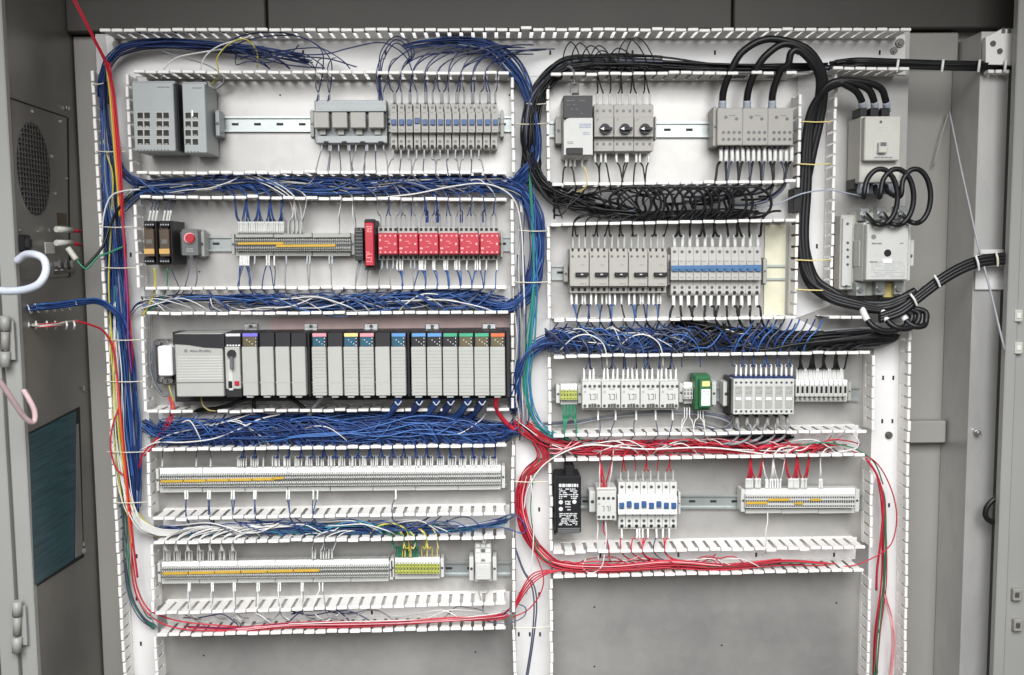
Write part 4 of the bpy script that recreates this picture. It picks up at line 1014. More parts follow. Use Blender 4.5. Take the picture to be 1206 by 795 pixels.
# blue arcs to plug-in relays
wire('upper blue wire arching in the top duct to the plug-in relays', [(262, 54, .06), (285, 42, .066), (325, 38, .07), (360, 46, .07), (379, 60, .07), (380, 84, .066), (376, 105, .06), (373, 119, .064)], 'w_navy', .0014)
wire('lower blue wire arching in the top duct to the plug-in relays', [(265, 58, .06), (300, 45, .066), (345, 42, .07), (372, 52, .07), (388, 68, .07), (391, 84, .066), (389, 104, .06), (386, 119, .064)], 'w_navy', .0014)
wire('blue wire wandering through the middle of the top duct', [(300, 55, .06), (335, 63, .06), (380, 64, .06), (410, 57, .06), (445, 50, .06), (465, 56, .06), (480, 70, .06), (487, 90, .06)], 'w_navy', .0014)
wire('low blue wire in the top duct ending above the plug-in relays', [(300, 62, .05), (340, 66, .05), (385, 69, .05), (420, 79, .05)], 'w_navy', .0014)
wire('blue wire ending short in the top duct', [(290, 60, .05), (320, 72, .05), (350, 78, .05), (380, 80, .05)], 'w_navy', .0014)
for i, gx in enumerate((446, 447, 449)):
    wire(['outer', 'middle', 'inner'][i]+' blue loop in the top duct above the first breakers', [(447+i*2, 122, .06), (446+i, 100, .066), (446+i*1.5, 84, .07), (449+i*2, 60+i*4, .07), (465, 43+i*4, .07), (482-i*2, 50+i*4, .07), (488-i*3, 64+i*2, .07), (478, 76, .06)], 'w_navy', .0014)
g1 = 'thin blue and grey wires into the breaker row tops'
leads('dark blue wires with grey tips above the top left breakers', 'leads of the top left breakers', [464+i*9.2 for i in range(14)], 122, 'T1L', .05, ['w_navy', 'w_slate'], lambda i, x: (35+RW.random()*25, -(22+RW.random()*12)), .0014, 'sleeve_grey')
leads('extra dark blue wire above the breakers of the top left row', 'leads of the top left breakers', [466, 484, 503, 522, 540, 558, 577], 122, 'T1L', .048, 'w_navy', lambda i, x: (30+RW.random()*25, -(24+RW.random()*8)), .0014, 'sleeve_grey')
leads('grey wires below the top left breakers', 'bottom leads of the top left breakers', [463+i*9.2 for i in range(12)], 175, 'L1b', .045, ['w_grey', 'w_slate', 'w_grey'], lambda i, x: (RW.choice((-14, 14)), 14), .0014, 'sleeve_grey')
leads('grey wire leaving the bottom of the plug-in relay block', 'bottom leads of the plug-in relays', [379, 388, 389.5, 399, 410, 411.5, 419, 431, 432.5, 442, 452], 168, 'L1b', .045, ['w_grey', 'w_slate'], lambda i, x: (RW.choice((-12, 12)), 13), .0013, 'sleeve_grey', 8)
leads('blue-grey wire entering the top of the plug-in relay block', 'top leads of the plug-in relays', [375, 388, 446, 451], 119, 'T1L', .055, 'w_slate', (8, -16), .0013, 'sleeve_grey', 8)
# row 2
cl = lambda cs, w, n: [c+RW.uniform(-w, w) for c in cs for _ in range(n)]
leads('white-sleeved blue wires above the short grey terminal strip', 'blue leads into the short grey strip', [281+i*2.1 for i in range(26)], 275, 'L2t', .045, 'w_blue', (-16, -16), .0013, 'sleeve', 12)
leads('thin pale wire into the top of the short grey strip', 'pale leads into the short grey strip', [337+i*2.4 for i in range(9)]+[398, 400, 417, 419], 275, 'L2t', .045, ['w_grey', 'sleeve'], (-18, -11), .0012, None)
leads('blue wire under the short grey strip', 'bottom leads of the short grey strip', [283, 285, 287, 289, 291, 293, 314, 317, 323], 301, 'L2b', .045, ['w_blue', 'w_blue', 'w_slate'], (18, 12), .0013, 'sleeve', 10)
leads('grey wire under the short grey strip', 'grey leads under the short strip', [300, 337, 362, 365, 388, 391, 422, 424], 301, 'L2b', .045, 'w_grey', (12, 12), .0014, 'sleeve_grey', 8)
leads('grey-sleeved wire into the top of a square red relay', 'top leads of the square red relays', [449+i*5.9 for i in range(24)], 268, 'L2t', .045, ['w_grey', 'w_slate', 'w_blue', 'w_grey'], lambda i, x: (RW.uniform(-35, -12), -17), .0013, 'sleeve_grey', 12)
leads('blue wire bunch strand above the square red relays', 'top leads of the square red relays', cl((503, 504, 515, 516, 543, 569), 1.5, 2), 262, 'L2t', .05, 'w_blue', (-15, -11), .0014, None)
leads('blue wire leaving the bottom of a square red relay', 'bottom leads of the square red relays', [468, 471, 474, 494, 496, 498, 501, 510, 512, 523, 525, 527, 536, 538, 541, 550, 560, 562, 565, 573, 585], 305, 'L2b', .045, ['w_blue', 'w_blue', 'w_blue2'], lambda i, x: (RW.uniform(-55, -15), 12), .0014, 'sleeve', 12)
leads('grey wire leaving the bottom of a square red relay', 'bottom leads of the square red relays', [450, 456, 463, 484, 488, 434], 305, 'L2b', .045, 'w_grey', (-25, 12), .0014, 'sleeve_grey', 10)
wire('long white wire arching over the blue mass above the red relays', [(455, 232, .07), (490, 228, .075), (530, 220, .08), (565, 216, .08), (590, 222, .078), (607, 238, .07), (614, 270, .064), (616, 310, .062), (618, 370, .06)], 'w_white', .0017)
for i in range(3):
    wire(['first', 'second', 'third'][i]+' pale wire crossing down the blue mass above the short terminal strip', [(285+i*9, 206, .06), (305+i*8, 214, .075), (322+i*7, 222, .08), (338+i*5, 233, .075), (344+i*5, 245, .06), (346+i*5, 274, .05)], 'w_white', .0013)
for i, (x, m) in enumerate(((176, 'sleeve'), (180, 'sleeve'), (184, 'sleeve'), (193, 'sleeve'), (197, 'sleeve'), (200, 'sleeve'))):
    wire(f'white-sleeved wire above the signal converters, {ORD[i]} from the left', [(x-1, 262, .085), (x+1.5, 248, .09)], m, .0022, group='white sleeved wires of the signal converters')
    wire(f'dark loop behind the sleeves above the signal converters, {ORD[i]} from the left', [(x+1.5, 248, .09), (x+4, 240, .07), (x+2+i, 237, .05), (x-4, 234, .05)], 'w_slate', .0012, group='dark loops of the signal converters')
wire('yellow wire falling from the left signal converter into the duct', [(182, 316, .08), (183, 330, .07), (181, 345, .066), (176, 358, .06), (168, 372, .05)], 'w_yellow', .0024)
wire('dark green wire falling from the right signal converter', [(197, 316, .08), (197, 332, .07), (194, 345, .066), (185, 358, .06), (172, 368, .05)], 'w_green', .0016)
wire('white and blue wire falling right of the signal converters', [(201, 315, .08), (206, 327, .07), (211, 342, .06), (200, 352, .05)], 'w_slate', .0014)
wire('left grey-blue wire curving out of the red button module', [(222, 302, .05), (223, 316, .055), (220, 330, .06), (215, 345, .06), (205, 352, .05)], 'w_slate', .0014)
wire('right grey-blue wire curving out of the red button module', [(229, 302, .05), (232, 318, .055), (231, 334, .06), (225, 346, .06), (215, 352, .05)], 'w_slate', .0014)
wire('long thin blue wire along the duct over the controller rack', [(180, 355, .06), (230, 349, .07), (280, 352, .07), (330, 358, .07), (370, 368, .07), (398, 373, .075), (430, 369, .07), (470, 362, .06)], 'w_blue2', .0014)
# row 3 rack wires
for i, x in enumerate((469, 494, 514, 531, 551, 568)):
    wire(f'thick blue braid hanging below the controller rack, {ORD[i]} from the left', [(x, 468, .11), (x-1, 474, .105), (x-6, 482, .085), (x-16, 492, .06), (x-40, 502, .05)], 'w_navy' if i % 2 else 'w_blue', .0085, n=8, group='wire braids below the rack')
    wire(f'pale tie looped round the {ORD[i]} blue braid from the left below the rack', [(x-4, 473, .12), (x, 477, .121), (x+4, 472, .12)], 'shrink', .0016, group='ties of the braids below the rack')
wire('red wire pair hanging from the rightmost module of the rack', [(586, 467, .11), (584, 475, .1), (586, 484, .08), (594, 496, .06), (606, 506, .05)], 'w_red', .0055, n=8)
wire('black cable rising left under the rack', [(225, 484, .03), (260, 480, .05), (290, 470, .06), (320, 468, .05)], 'w_black', .0045, n=8)
wire('left branch of the forked black cable under the rack', [(325, 467, .06), (345, 471, .06), (358, 481, .07), (365, 488, .07)], 'w_black', .0045, n=8)
wire('right branch of the forked black cable under the rack', [(395, 467, .06), (380, 470, .06), (370, 479, .07), (364, 489, .07)], 'device_dark', .006, n=8)
wire('short black post cable under the rack', [(299, 467, .05), (299, 482, .05)], 'w_black', .0045, n=8)
wire('cream wire curling below the power module of the rack', [(237, 468, .05), (239, 477, .06), (246, 483, .06), (254, 484, .05)], 'label_yellow', .0018)
wire('curved grey cable loop left of the surge box', [(176, 372, .04), (176, 400, .045), (177, 435, .05), (184, 456, .055), (193, 466, .055), (199, 464, .05)], 'device_dark', .0028)
wire('second curved grey cable loop left of the surge box', [(182, 402, .04), (180, 425, .05), (183, 450, .055), (191, 462, .055)], 'w_slate', .0018)
wire('yellow and white pigtail under the surge box', [(199, 454, .05), (201, 462, .055), (204, 472, .055), (203, 484, .06)], 'w_yellow', .0015)
# row 4/5 left
pos = [x+RW.uniform(-.6, .6) for c in [286, 300, 325, 338, 351, 364, 377, 390, 402, 415, 428, 441, 454, 467, 480, 493, 506, 519, 532, 545, 558, 570, 581] for x in (c-3.6, c-1.2, c+1.2, c+3.6)]
leads('white-sleeved blue wire into the upper long terminal strip', 'wires into the upper long terminal strip', pos, 551, 'L4t', .045, ['w_blue', 'w_navy', 'w_blue'], lambda i, x: (RW.uniform(-62, -14), RW.uniform(-36, -18)), .0012, 'sleeve', 13, jit=.8)
leads('lone thin wire into the left part of the upper long strip', 'lone wires into the upper long strip', [191, 231, 248, 280, 301, 310], 551, 'L4t', .045, 'w_slate', (-10, -12), .0012, 'sleeve', 11)
leads('paired white-sleeved blue wire below the upper long strip', 'wires below the upper long strip', [218, 220.5, 245, 247.5, 273, 275.5, 299, 301.5, 338, 340.5, 369, 374, 466], 577, 'L4b', .045, ['w_slate', 'w_blue'], (14, 13), .0014, 'sleeve', 10)
pos = [x+RW.uniform(-.6, .6) for c in (197, 209, 223, 236, 249, 262, 274) for x in (c-3.6, c-1.4, c+.8, c+3)]
leads('white wire arching into the lower long terminal strip', 'white wires into the lower long strip', pos, 661, 'L5t', .045, 'w_white', lambda i, x: (45+RW.random()*30, -18), .0013, None, jit=.6)
leads('dark-topped wire into the middle of the lower long strip', 'middle wires into the lower long strip', [368, 371, 378, 381, 384, 387, 391], 659, 'L5t', .045, ['w_white', 'w_slate'], (25, -12), .0013, 'sleeve', 11)
leads('thin pale wire below the lower long terminal strip', 'wires below the lower long strip', [222, 224, 249, 251, 275, 277, 303, 305, 328, 330, 355, 357, 376, 380], 686, 'L5b', .045, ['sleeve', 'w_grey'], (10, 12), .0012, 'sleeve', 9)
leads('green wire fanning into the yellow-green earth strip', 'green wires into the earth strip', [467+i*1.9 for i in range(14)], 656, 'L5t', .045, 'w_green', (-12, -12), .0014, None, jit=.5)
leads('yellow wire dropping into the yellow-green earth strip', 'yellow wires into the earth strip', [474, 477, 482, 484, 497, 503, 509, 515], 656, 'L5t', .05, ['w_yellow', 'label_yellow'], (-10, -14), .0014, None)
leads('thin wire at the relay socket of the lowest left rail', 'wires of the relay socket', [573, 568], 641, 'L5t', .045, 'w_white', (6, -10), .0013, None)
leads('thin grey wire below the relay socket of the lowest left rail', 'lower wires of the relay socket', [564, 575], 685, 'L5b', .045, 'w_grey', (6, 12), .0013, None)
for i in range(10):
    wire(f'white wire arching from the left duct over the lower long strip, {ORD[i]} of the fan', [(150+i*.8, 585+i, .055), (160, 606+i, .055), (185+i, 622+i, .06), (225+i*4, 624-i, .065), (280+i*4, 619+RW.uniform(-3, 4), .06), (330+i*3, 628, .045)], 'w_white', .0013, group='white wires arching at lower left')
wire('big slack blue loop over the middle duct at the lower left duct end', [(560, 726, .05), (580, 733, .06), (600, 734, .066), (617, 726, .066), (619, 716, .066), (610, 711, .06)], 'w_slate', .0014)
wire('small blue loop lying over the lowest left duct', [(388, 737, .06), (400, 742, .066), (415, 741, .066), (422, 736, .06)], 'w_slate', .0014)
wire('blue loop at the right end of the duct between long strips', [(560, 622, .06), (590, 621, .066), (615, 628, .066), (618, 618, .066), (605, 606, .06), (585, 612, .06)], 'w_blue', .0014)
# row 1/2 right
leads('black wire with white sleeve into the top of a rotary starter', 'top leads of the rotary starters', [703, 710.5, 718, 727, 733, 741.5, 750, 757.5, 765.5], 124, 'T1R', .045, 'w_black', lambda i, x: (RW.uniform(-14, 14), -8), .0016, 'sleeve', 12)
for i, (x, w, h) in enumerate(((668, 10, 34), (678, 12, 33), (703, 14, 24), (722, 16, 27), (733, 17, 38), (742, 17, 40), (700, 13, 30), (690, 14, 30))):
    wire(f'thin black loop above the black trunk at the top right, {ORD[sorted((668, 678, 703, 722, 733, 742, 700, 690)).index(x)]} from the left', [(x-4, 84, .06), (x-4, 84-h*.6, .066), (x+w*.3, 84-h, .07), (x+w, 84-h*.85, .07), (x+w*1.6, 84-h*.4, .066), (x+w*1.7, 80, .06)], 'w_black', .0014, group='thin black loops above the trunk')
leads('black wire leaving the bottom of a rotary starter', 'bottom leads of the rotary starters', [701, 708, 713, 726, 737, 739, 749, 754, 764], 178, 'R1b', .045, 'w_black', lambda i, x: (RW.uniform(-14, 30), 14), .0018, 'sleeve', 12)
leads('dark wire leaving the bottom of the black-topped power supply', 'bottom leads of the black-topped power supply', [667, 672, 677, 686], 184, 'R1b', .06, ['w_black', 'w_black', 'w_grey', 'label_yellow'], (-12, 12), .0018, 'sleeve', 11)
leads('thin grey wire into the top of the black-topped power supply', 'top leads of the black-topped power supply', [672, 681], 110, 'T1R', .06, 'w_grey', (-10, -8), .0014, None)
leads('black wire with white sleeve below the distribution blocks', 'bottom leads of the distribution blocks', [849+i*6.4 for i in range(14)], 174, 'R1b', .045, ['w_black', 'w_black', 'w_slate'], lambda i, x: (-20-RW.random()*25, 14+RW.random()*12), .0030, 'sleeve', 15, jit=1)
# looping black wires in right duct
for i in range(14):
    cx = 742+i*10.5+RW.uniform(-3, 3); w = 13+RW.random()*8
    wire(f'black wire loop coiled below the top right row, {ORD[i]} loop from the left', [(cx-26, 256, .05), (cx-w, 248, .065), (cx-w*1.2, 235, .075), (cx-w*.6, 223, .082), (cx+w*.4, 220, .085), (cx+w*1.2, 229, .082), (cx+w*1.35, 243, .079), (cx+w*.9, 254, .072), (cx, 257, .05)], 'w_black', .0031, group='black loops between the two upper right rows')
leads('black wire bending into the top of a black-handled starter', 'top leads of the black-handled starters', [674.5, 682, 689, 697.5, 705, 712, 720.5, 728, 735, 743.5, 751, 758, 766.5, 774, 781], 294, 'R2t', .045, 'w_black', lambda i, x: (25, -10), .0017, 'device_light', 17)
leads('thick black wire with grey sleeve into a blue-banded breaker', 'top leads of the blue-banded breakers', [794.5+i*8.9 for i in range(12)], 292, 'R2t', .045, 'w_black', lambda i, x: (12, -12), .0028, 'sleeve', 13)
leads('blue wire pair leaving the bottom of a black-handled starter', 'bottom blue leads of the black-handled starters', [673, 679, 696, 702, 718, 724, 741, 747, 764, 770], 344, 'R2b', .045, ['w_blue', 'w_blue2'], lambda i, x: (RW.uniform(-12, 22), 14), .0017, 'white', 14)
leads('black wire leaving the bottom of a black-handled starter', 'bottom black leads of the black-handled starters', [686, 689, 709, 714, 732, 754, 757, 775, 778], 344, 'R2b', .040, 'w_black', (15, 14), .0018, 'device_light', 14)
leads('thick black wire leaving the bottom of a blue-banded breaker', 'bottom leads of the blue-banded breakers', [793+i*8.9 for i in range(12)], 347, 'R2b', .045, 'w_black', lambda i, x: (38, 24), .0028, 'sleeve', 13)
# row 3 right
leads('black and blue wire with white sleeve into a grey contactor', 'top leads of the grey contactors', [688, 694.5, 699, 711, 716, 722, 727, 734, 739, 745, 750, 757, 762, 768, 775, 779, 785, 790, 796], 449, 'R3t', .055, ['w_slate', 'w_black', 'w_navy'], lambda i, x: (RW.uniform(-10, 30), -12), .0016, 'white', 14, jit=.5)
for i in range(6):
    x = 700+i*22
    wire(['white', 'slate', 'blue'][i % 3]+f' wire arching above the grey contactors, {ORD[i]} from the left', [(x-40, 412, .06), (x-25, 398, .078), (x-8, 394, .082), (x+8, 402, .08), (x+14, 416, .072), (x+15, 432, .06)], ['w_white', 'w_slate', 'w_blue2'][i % 3], .0015, group='arching wires over the grey contactors')
leads('thin grey wire leaving the bottom of a grey contactor', 'bottom leads of the grey contactors', [704.5, 725, 749, 772, 792], 483, 'R3b', .045, 'w_slate', (-14, 10), .0014, 'white', 11)
leads('white wire below the green module', 'wires below the green module', [806, 809, 812, 822, 825, 828], 480, 'R3b', .05, 'w_white', (8, 9), .0013, None)
leads('green wire fan below the small earth terminal group', 'green wires below the small earth terminals', [663+i*1.7 for i in range(10)], 477, 'R3b', .045, 'w_green', (6, 8), .0014, None, jit=.4)
leads('blue wire with broad white sleeve into a tall narrow relay', 'top leads of the tall narrow relays', [866.5+i*5.95 for i in range(12)], 444, 'R3t', .055, ['w_slate', 'w_blue'], lambda i, x: (14, -20), .0018, 'white', 13, jit=.5)
leads('thick black wire curving into a fuse terminal', 'top leads of the fuse terminals', [939+i*2.8 for i in range(20)], 448, 'R3t', .045, 'w_black', lambda i, x: (34, -16), .0020, 'sleeve', 12, jit=.5)
leads('grey wire with dark tip below a tall narrow relay', 'bottom leads of the tall narrow relays', [868+i*11.9 for i in range(6)], 491, 'R3b', .045, ['w_grey'], (-22, 12), .0032, 'device_grey', 8)
for i in range(3):
    wire(['upper', 'middle', 'lower'][i]+' long grey cable lying under the grey contactors', [(640, 502-i*2, .055), (680, 499-i*2, .03), (715, 492-i, .03), (770, 487-i*1.5, .03), (820, 488-i*1.5, .03), (852, 494-i*3, .035), (862, 503-i*4, .035), (850, 510-i*3, .04), (825, 505-i*4, .04), (815, 500, .05)], ['w_grey', 'w_slate', 'device_dark'][i], .0022)
for i in range(7):
    x = 895+i*18
    wire(f'glossy folded black wire at the right end of the blue-black duct, {ORD[i]} from below', [(850+i*6, 404+RW.uniform(-5, 5), .06), (x, 412-i*2.0, .075), (x+45, 405-i*2.2, .085), (1020+i*5, 398-i*1.5, .085), (1052, 396-i*.6, .08), (1030, 400, .07), (x+30, 404, .06)], 'w_black', .0034, group='glossy folded black wires at the right')
for i in range(10):
    x = 862+i*9
    wire(['blue', 'slate', 'pale blue'][i % 3]+f' wire crossing diagonally above the tall relays, {ORD[i]} from the left', [(x+26, 376, .06), (x+20, 388, .08), (x+10, 398, .085), (x+4, 410, .08), (x+2, 418, .066)], ['w_blue2', 'w_slate', 'w_blue'][i % 3], .0018, group='diagonal wires above the tall relays')
# row 4 right
leads('red wire with pale sleeve into the top of a white breaker', 'top leads of the white breakers', [731+i*8.8 for i in range(8)], 569, 'R4t', .045, 'w_red', lambda i, x: (10, -10), .0013, 'device_light', 14)
leads('red wire leaving the bottom of a white breaker', 'bottom leads of the white breakers', [732, 750, 753, 757, 763, 773, 781, 788], 622, 'R4b', .045, ['w_red', 'w_red', 'w_pink', 'w_red', 'w_red', 'w_slate', 'w_red', 'w_red'], lambda i, x: (RW.choice((-18, 18)), 13), .0015, 'sleeve', 11)
leads('red or white wire into the top of the small contactor', 'top leads of the small contactor', [706, 708, 710, 712, 714, 717], 581, 'R4t', .055, ['w_white', 'w_red', 'w_red', 'w_red', 'w_red', 'w_white'], (3, -14), .0016, None)
leads('wire leaving the bottom of the small contactor', 'bottom leads of the small contactor', [704, 711], 613, 'R4b', .055, ['w_white', 'w_red'], (2, 14), .0016, None)
leads('red wire with white sleeve into the right terminal strip', 'red wires into the right terminal strip', [879, 881.3, 883.6, 885.9, 890, 892.3, 894.6, 929, 931, 933, 936, 938, 940, 944, 946, 949], 576, 'R4t', .045, 'w_red', lambda i, x: (24, -15), .0019, 'sleeve', 11, jit=.4)
leads('white wire into the right terminal strip', 'white wires into the right terminal strip', [902, 904, 907, 910, 913, 916, 919, 965, 968], 576, 'R4t', .045, ['w_white', 'sleeve'], lambda i, x: (18, -14), .0014, 'white', 10, jit=.5)
leads('single white wire below the right terminal strip', None, [904], 604, 'R4b', .045, 'w_white', (-3, 6), .0015, None)
wire('long white wire sweeping through the red wires over the black power supply', [(617, 600, .05), (622, 575, .06), (640, 548, .072), (670, 530, .08), (700, 524, .08), (760, 529, .08), (830, 527, .08), (880, 532, .08), (905, 536, .075), (925, 541, .07)], 'w_white', .0018)
wire('white wire looping back at the right end of the red wire duct', [(970, 538, .07), (990, 532, .08), (1008, 528, .08), (1011, 519, .08), (1002, 510, .07)], 'w_white', .0016)
wire('green wire crossing the right end of the red wires', [(940, 525, .07), (965, 521, .08), (990, 524, .08), (1010, 530, .078), (1030, 545, .07), (1040, 570, .06)], 'w_green', .0016)
wire('outer thin red wire bowing around the right edge duct', [(1000, 530, .07), (1030, 543, .075), (1048, 572, .075), (1056, 605, .075), (1052, 635, .075), (1040, 650, .075), (1012, 664, .07), (990, 668, .06)], 'w_red', .0014)
wire('inner red wire dropping in the right edge duct', [(1020, 540, .07), (1033, 560, .07), (1040, 590, .068), (1038, 630, .066), (1033, 670, .06), (1032, 695, .055)], 'w_red', .0026)
wire('small white loop in the lowest right duct', [(712, 600, .06), (714, 630, .075), (712, 652, .08), (708, 668, .08), (696, 675, .075), (686, 668, .07), (690, 658, .06)], 'w_white', .0015)
for i in range(4):
    wire(['lowest', 'second lowest', 'second highest', 'highest'][i]+' slack red wire crossing the lower middle duct', [(604, 722+i*2-i*i, .05), (612, 708-i*3, .06), (625, 690-i*4, .068), (640, 678-i*2, .07), (660, 672, .07), (690, 668+i, .06)], 'w_red', .0015, group='slack red wires at the lower middle')
wire('slack red wire looping right in the lower middle duct', [(612, 600, .05), (622, 630, .06), (632, 655, .066), (640, 680, .066), (636, 700, .066), (622, 718, .06), (604, 727, .05)], 'w_red', .0014)
for i in range(2):
    wire(['left', 'right'][i]+' slate blue wire dropping through the lower middle duct', [(606+i, 645, .05), (616+i, 672, .055), (626+i*3, 690, .06), (629+i*3, 715, .06), (626+i*2, 755, .055), (618+i*2, 806, .05)], 'w_slate', .0018)
wire('thin white wire running down the lower middle duct', [(625, 560, .06), (628, 600, .066), (628, 640, .066), (624, 680, .066), (620, 700, .06)], 'w_white', .0015)
wire('green wire in the lower middle duct beside the red wires', [(628, 560, .05), (625, 600, .06), (629, 630, .06), (634, 645, .055)], 'w_green', .0013)

def loose(label, x0, x1, ya, yb, n, mats, r=.0013, span=(25, 80), d=(.06, .082), seed=0, lean=-1, tilt=0):
    """slack strands that leave a duct slot and curl over the mass before diving back in"""
    rnd = random.Random(seed); mb = MB(); mi = []; tot = sum(w for _, w in mats)
    for _ in range(n):
        x = x0+13.3*round(rnd.uniform(0, x1-x0)/13.3)+rnd.gauss(0, 1.6); q = rnd.random()*tot; k = 0
        for k, (m, w) in enumerate(mats):
            q -= w
            if q <= 0: break
        h = yb-ya; L = rnd.uniform(*span)*lean*(1 if rnd.random() < .95 else -1); D_ = rnd.uniform(*d)
        bot = rnd.random() < .8; e = tilt*(x-x0)/(x1-x0)
        yS = (yb-1 if bot else ya+1)+e; yM = (ya+h*rnd.uniform(.15, .42) if bot else yb-h*rnd.uniform(.15, .42))+e
        P = [(x, yS, .05), (x+L*.12, (yS*.6+yM*.4), D_-.004), (x+L*.45, yM, D_), (x+L*.8, yM+h*rnd.uniform(-.03, .1), D_-.008), (x+L*1.15, yM+h*.15+rnd.uniform(-2, 2), .05), (x+L*1.5, (ya+yb)/2+e+rnd.uniform(-h*.2, h*.2), .03)]
        P = [(min(max(px, x0-12), x1+12), py, dd) for px, py, dd in P]
        f0 = len(mb.f); mb.tube(crom(pts3(P, 0), 5), r*rnd.uniform(.85, 1.2), 5, False); mi += [k]*(len(mb.f)-f0)
    org = at((x0+x1)/2, (ya+yb)/2, .05); me = mb.mesh('loose_strands', mats[0][0], org)
    for m, _ in mats[1:]: me.materials.append(MT[m])
    me.polygons.foreach_set('material_index', mi)
    tag(link('loose_strands', me, None, org), label, 'wire strands', None, 'stuff')
BL = [('w_blue', 5), ('w_navy', 3), ('w_blue2', 1.6), ('w_slate', .8), ('w_white', .35)]
loose('slack blue strands curling over the mass below the controller rack', 200, 592, 488, 527, 130, BL, seed=41, span=(30, 90), tilt=-2)
loose('slack blue and pale strands over the wires above the red relays', 175, 592, 206, 232, 48, [('w_blue', 5), ('w_navy', 3), ('w_blue2', 2), ('w_white', 1), ('w_grey', 1)], seed=42, span=(40, 110))
loose('slack blue strands combing left below the red relays', 260, 592, 341, 368, 60, [('w_blue', 5), ('w_blue2', 2.5), ('w_slate', 1), ('w_white', .7)], seed=43, span=(40, 100))
loose('tangled blue and slate strands in the duct above the grey contactors', 655, 930, 380, 417, 130, [('w_blue', 5), ('w_blue2', 2), ('w_slate', 2), ('w_navy', 3), ('w_white', .8)], seed=44, span=(20, 60), r=.0014)
loose('slack blue and teal strands between the two long terminal strips', 200, 596, 611, 635, 40, [('w_blue', 4), ('w_teal', 1), ('w_white', 2), ('w_slate', 1)], seed=45, span=(40, 110), tilt=-5)
loose('slack red strands in the duct above the black power supply', 660, 1000, 516, 537, 40, [('w_red', 5), ('w_pink', .6), ('w_white', 1.2)], seed=46, span=(30, 90), tilt=-4)
loose('slack thin red strands in the lowest right duct', 670, 900, 655, 676, 16, [('w_red', 5), ('w_white', 1)], seed=47, span=(30, 70), tilt=-4)
loose('stray blue wires above the relays in the top duct', 290, 440, 52, 82, 9, [('w_navy', 1)], seed=48, span=(50, 110))
loose('thin black strands tangled under the starters and breakers', 800, 935, 380, 416, 24, [('w_black', 1)], seed=49, span=(30, 70), r=.0024, lean=1)
loose('thin black strands tangled below the top right row', 665, 780, 219, 258, 12, [('w_black', 5), ('w_slate', 1)], seed=50, span=(30, 80), r=.0018)
loose('loose grey and white wires around the long terminal strip jumpers and lower ducts', 190, 590, 713, 742, 14, [('w_white', 2), ('w_grey', 2), ('w_navy', 1)], seed=51, span=(30, 90), tilt=-7)
loose('slack pale wires across the duct over the controller rack', 180, 590, 343, 368, 18, [('w_white', 2), ('w_grey', 2)], seed=52, span=(60, 130))
loose('slack pale wires in the duct over the grey contactors', 655, 930, 380, 417, 14, [('w_white', 2), ('w_grey', 2)], seed=53, span=(40, 110))
# pink reflection painted as a strip, and a pale cream patch on the plate
D = Dev('pink_reflection_strip', 'long pink reflection painted as a thin strip on the plate above the controller rack', 'tinted patch', 450, 380, .004)
D.box('patch', 318, 374, 599, 389.5, .0042, .0034, 'pink_reflection', 0)
D = Dev('cream_patch', 'pale cream patch on the plate at the right end of the second right row', 'tinted patch', 914, 300, .004)
D.box('patch', 901, 265, 924, 371, .0042, .0034, 'cream_patch', 0)

# ---- heavy black cables at the right
def cable(label, pts, r=.0082, d=.07, sleeves=(), group=None, sm='shrink'):
    C = crom(pts3(pts, d), 8); mb = MB(); mb.tube(C, r, 12)
    o = link('power_cable', mb.mesh('power_cable', 'w_black', C[0]), None, C[0]); tag(o, label, 'power cable', group)
    for (a, b) in sleeves:
        n = len(C)-1; sb = MB(); sb.tube(C[int(a*n):max(int(b*n)+1, int(a*n)+2)], r*1.1, 12); link('heat_shrink_sleeve', sb.mesh('heat_shrink_sleeve', sm, C[0]), o)
    return o
for i, (x, apex, ax) in enumerate(((850.5, 46, 905), (879.5, 52, 922), (909, 62, 932))):
    cable(f'{["left", "middle", "right"][i]} thick black cable arching from the distribution blocks to the vertical duct',
          [(x, 128, .055), (x+1.5, 108, .065), (x+10, 84, .08), (x+25-i*3, apex+14, .09), (ax, apex, .095), (944-i, 54+i*3, .095), (963-i*2, 72+i*3, .09), (971-i*3, 98, .08), (968-i*4, 135, .06), (957-i*4, 185, .05), (947-i*3, 240, .045), (943+i*3, 290, .045), (950+i*5, 330-i*2, .05), (972+i*4, 350-i*4, .06), (1005, 360-i*3, .07), (1040, 363-i*3, .08), (1062, 356-i*3, .09), (1078, 346-i*2, .092)], .0078, sleeves=((0, .035),))
for i, (x, y) in enumerate(((1015.5, 131), (1030, 131), (1044, 131))):
    cable(f'{["left", "middle", "right"][i]} thick black cable bending into the top of the cream disconnect switch',
          [(x+1, y, .06), (x-1, 118, .075), (x-8, 107-i*2, .085), (x-22-i*5, 99-i*1.5, .09), (990-i*3, 98-i, .09), (970-i, 108, .08), (955+i*2, 130, .065), (948+i*3, 165, .055), (944+i*4, 220, .05), (941+i*4, 280, .05), (950+i*3, 325, .055), (975, 345+i*3, .065), (1010, 356+i*3, .075), (1040, 362+i*2, .08), (1064, 358, .085), (1080, 348, .088)], .0075, sleeves=((0, .06),))
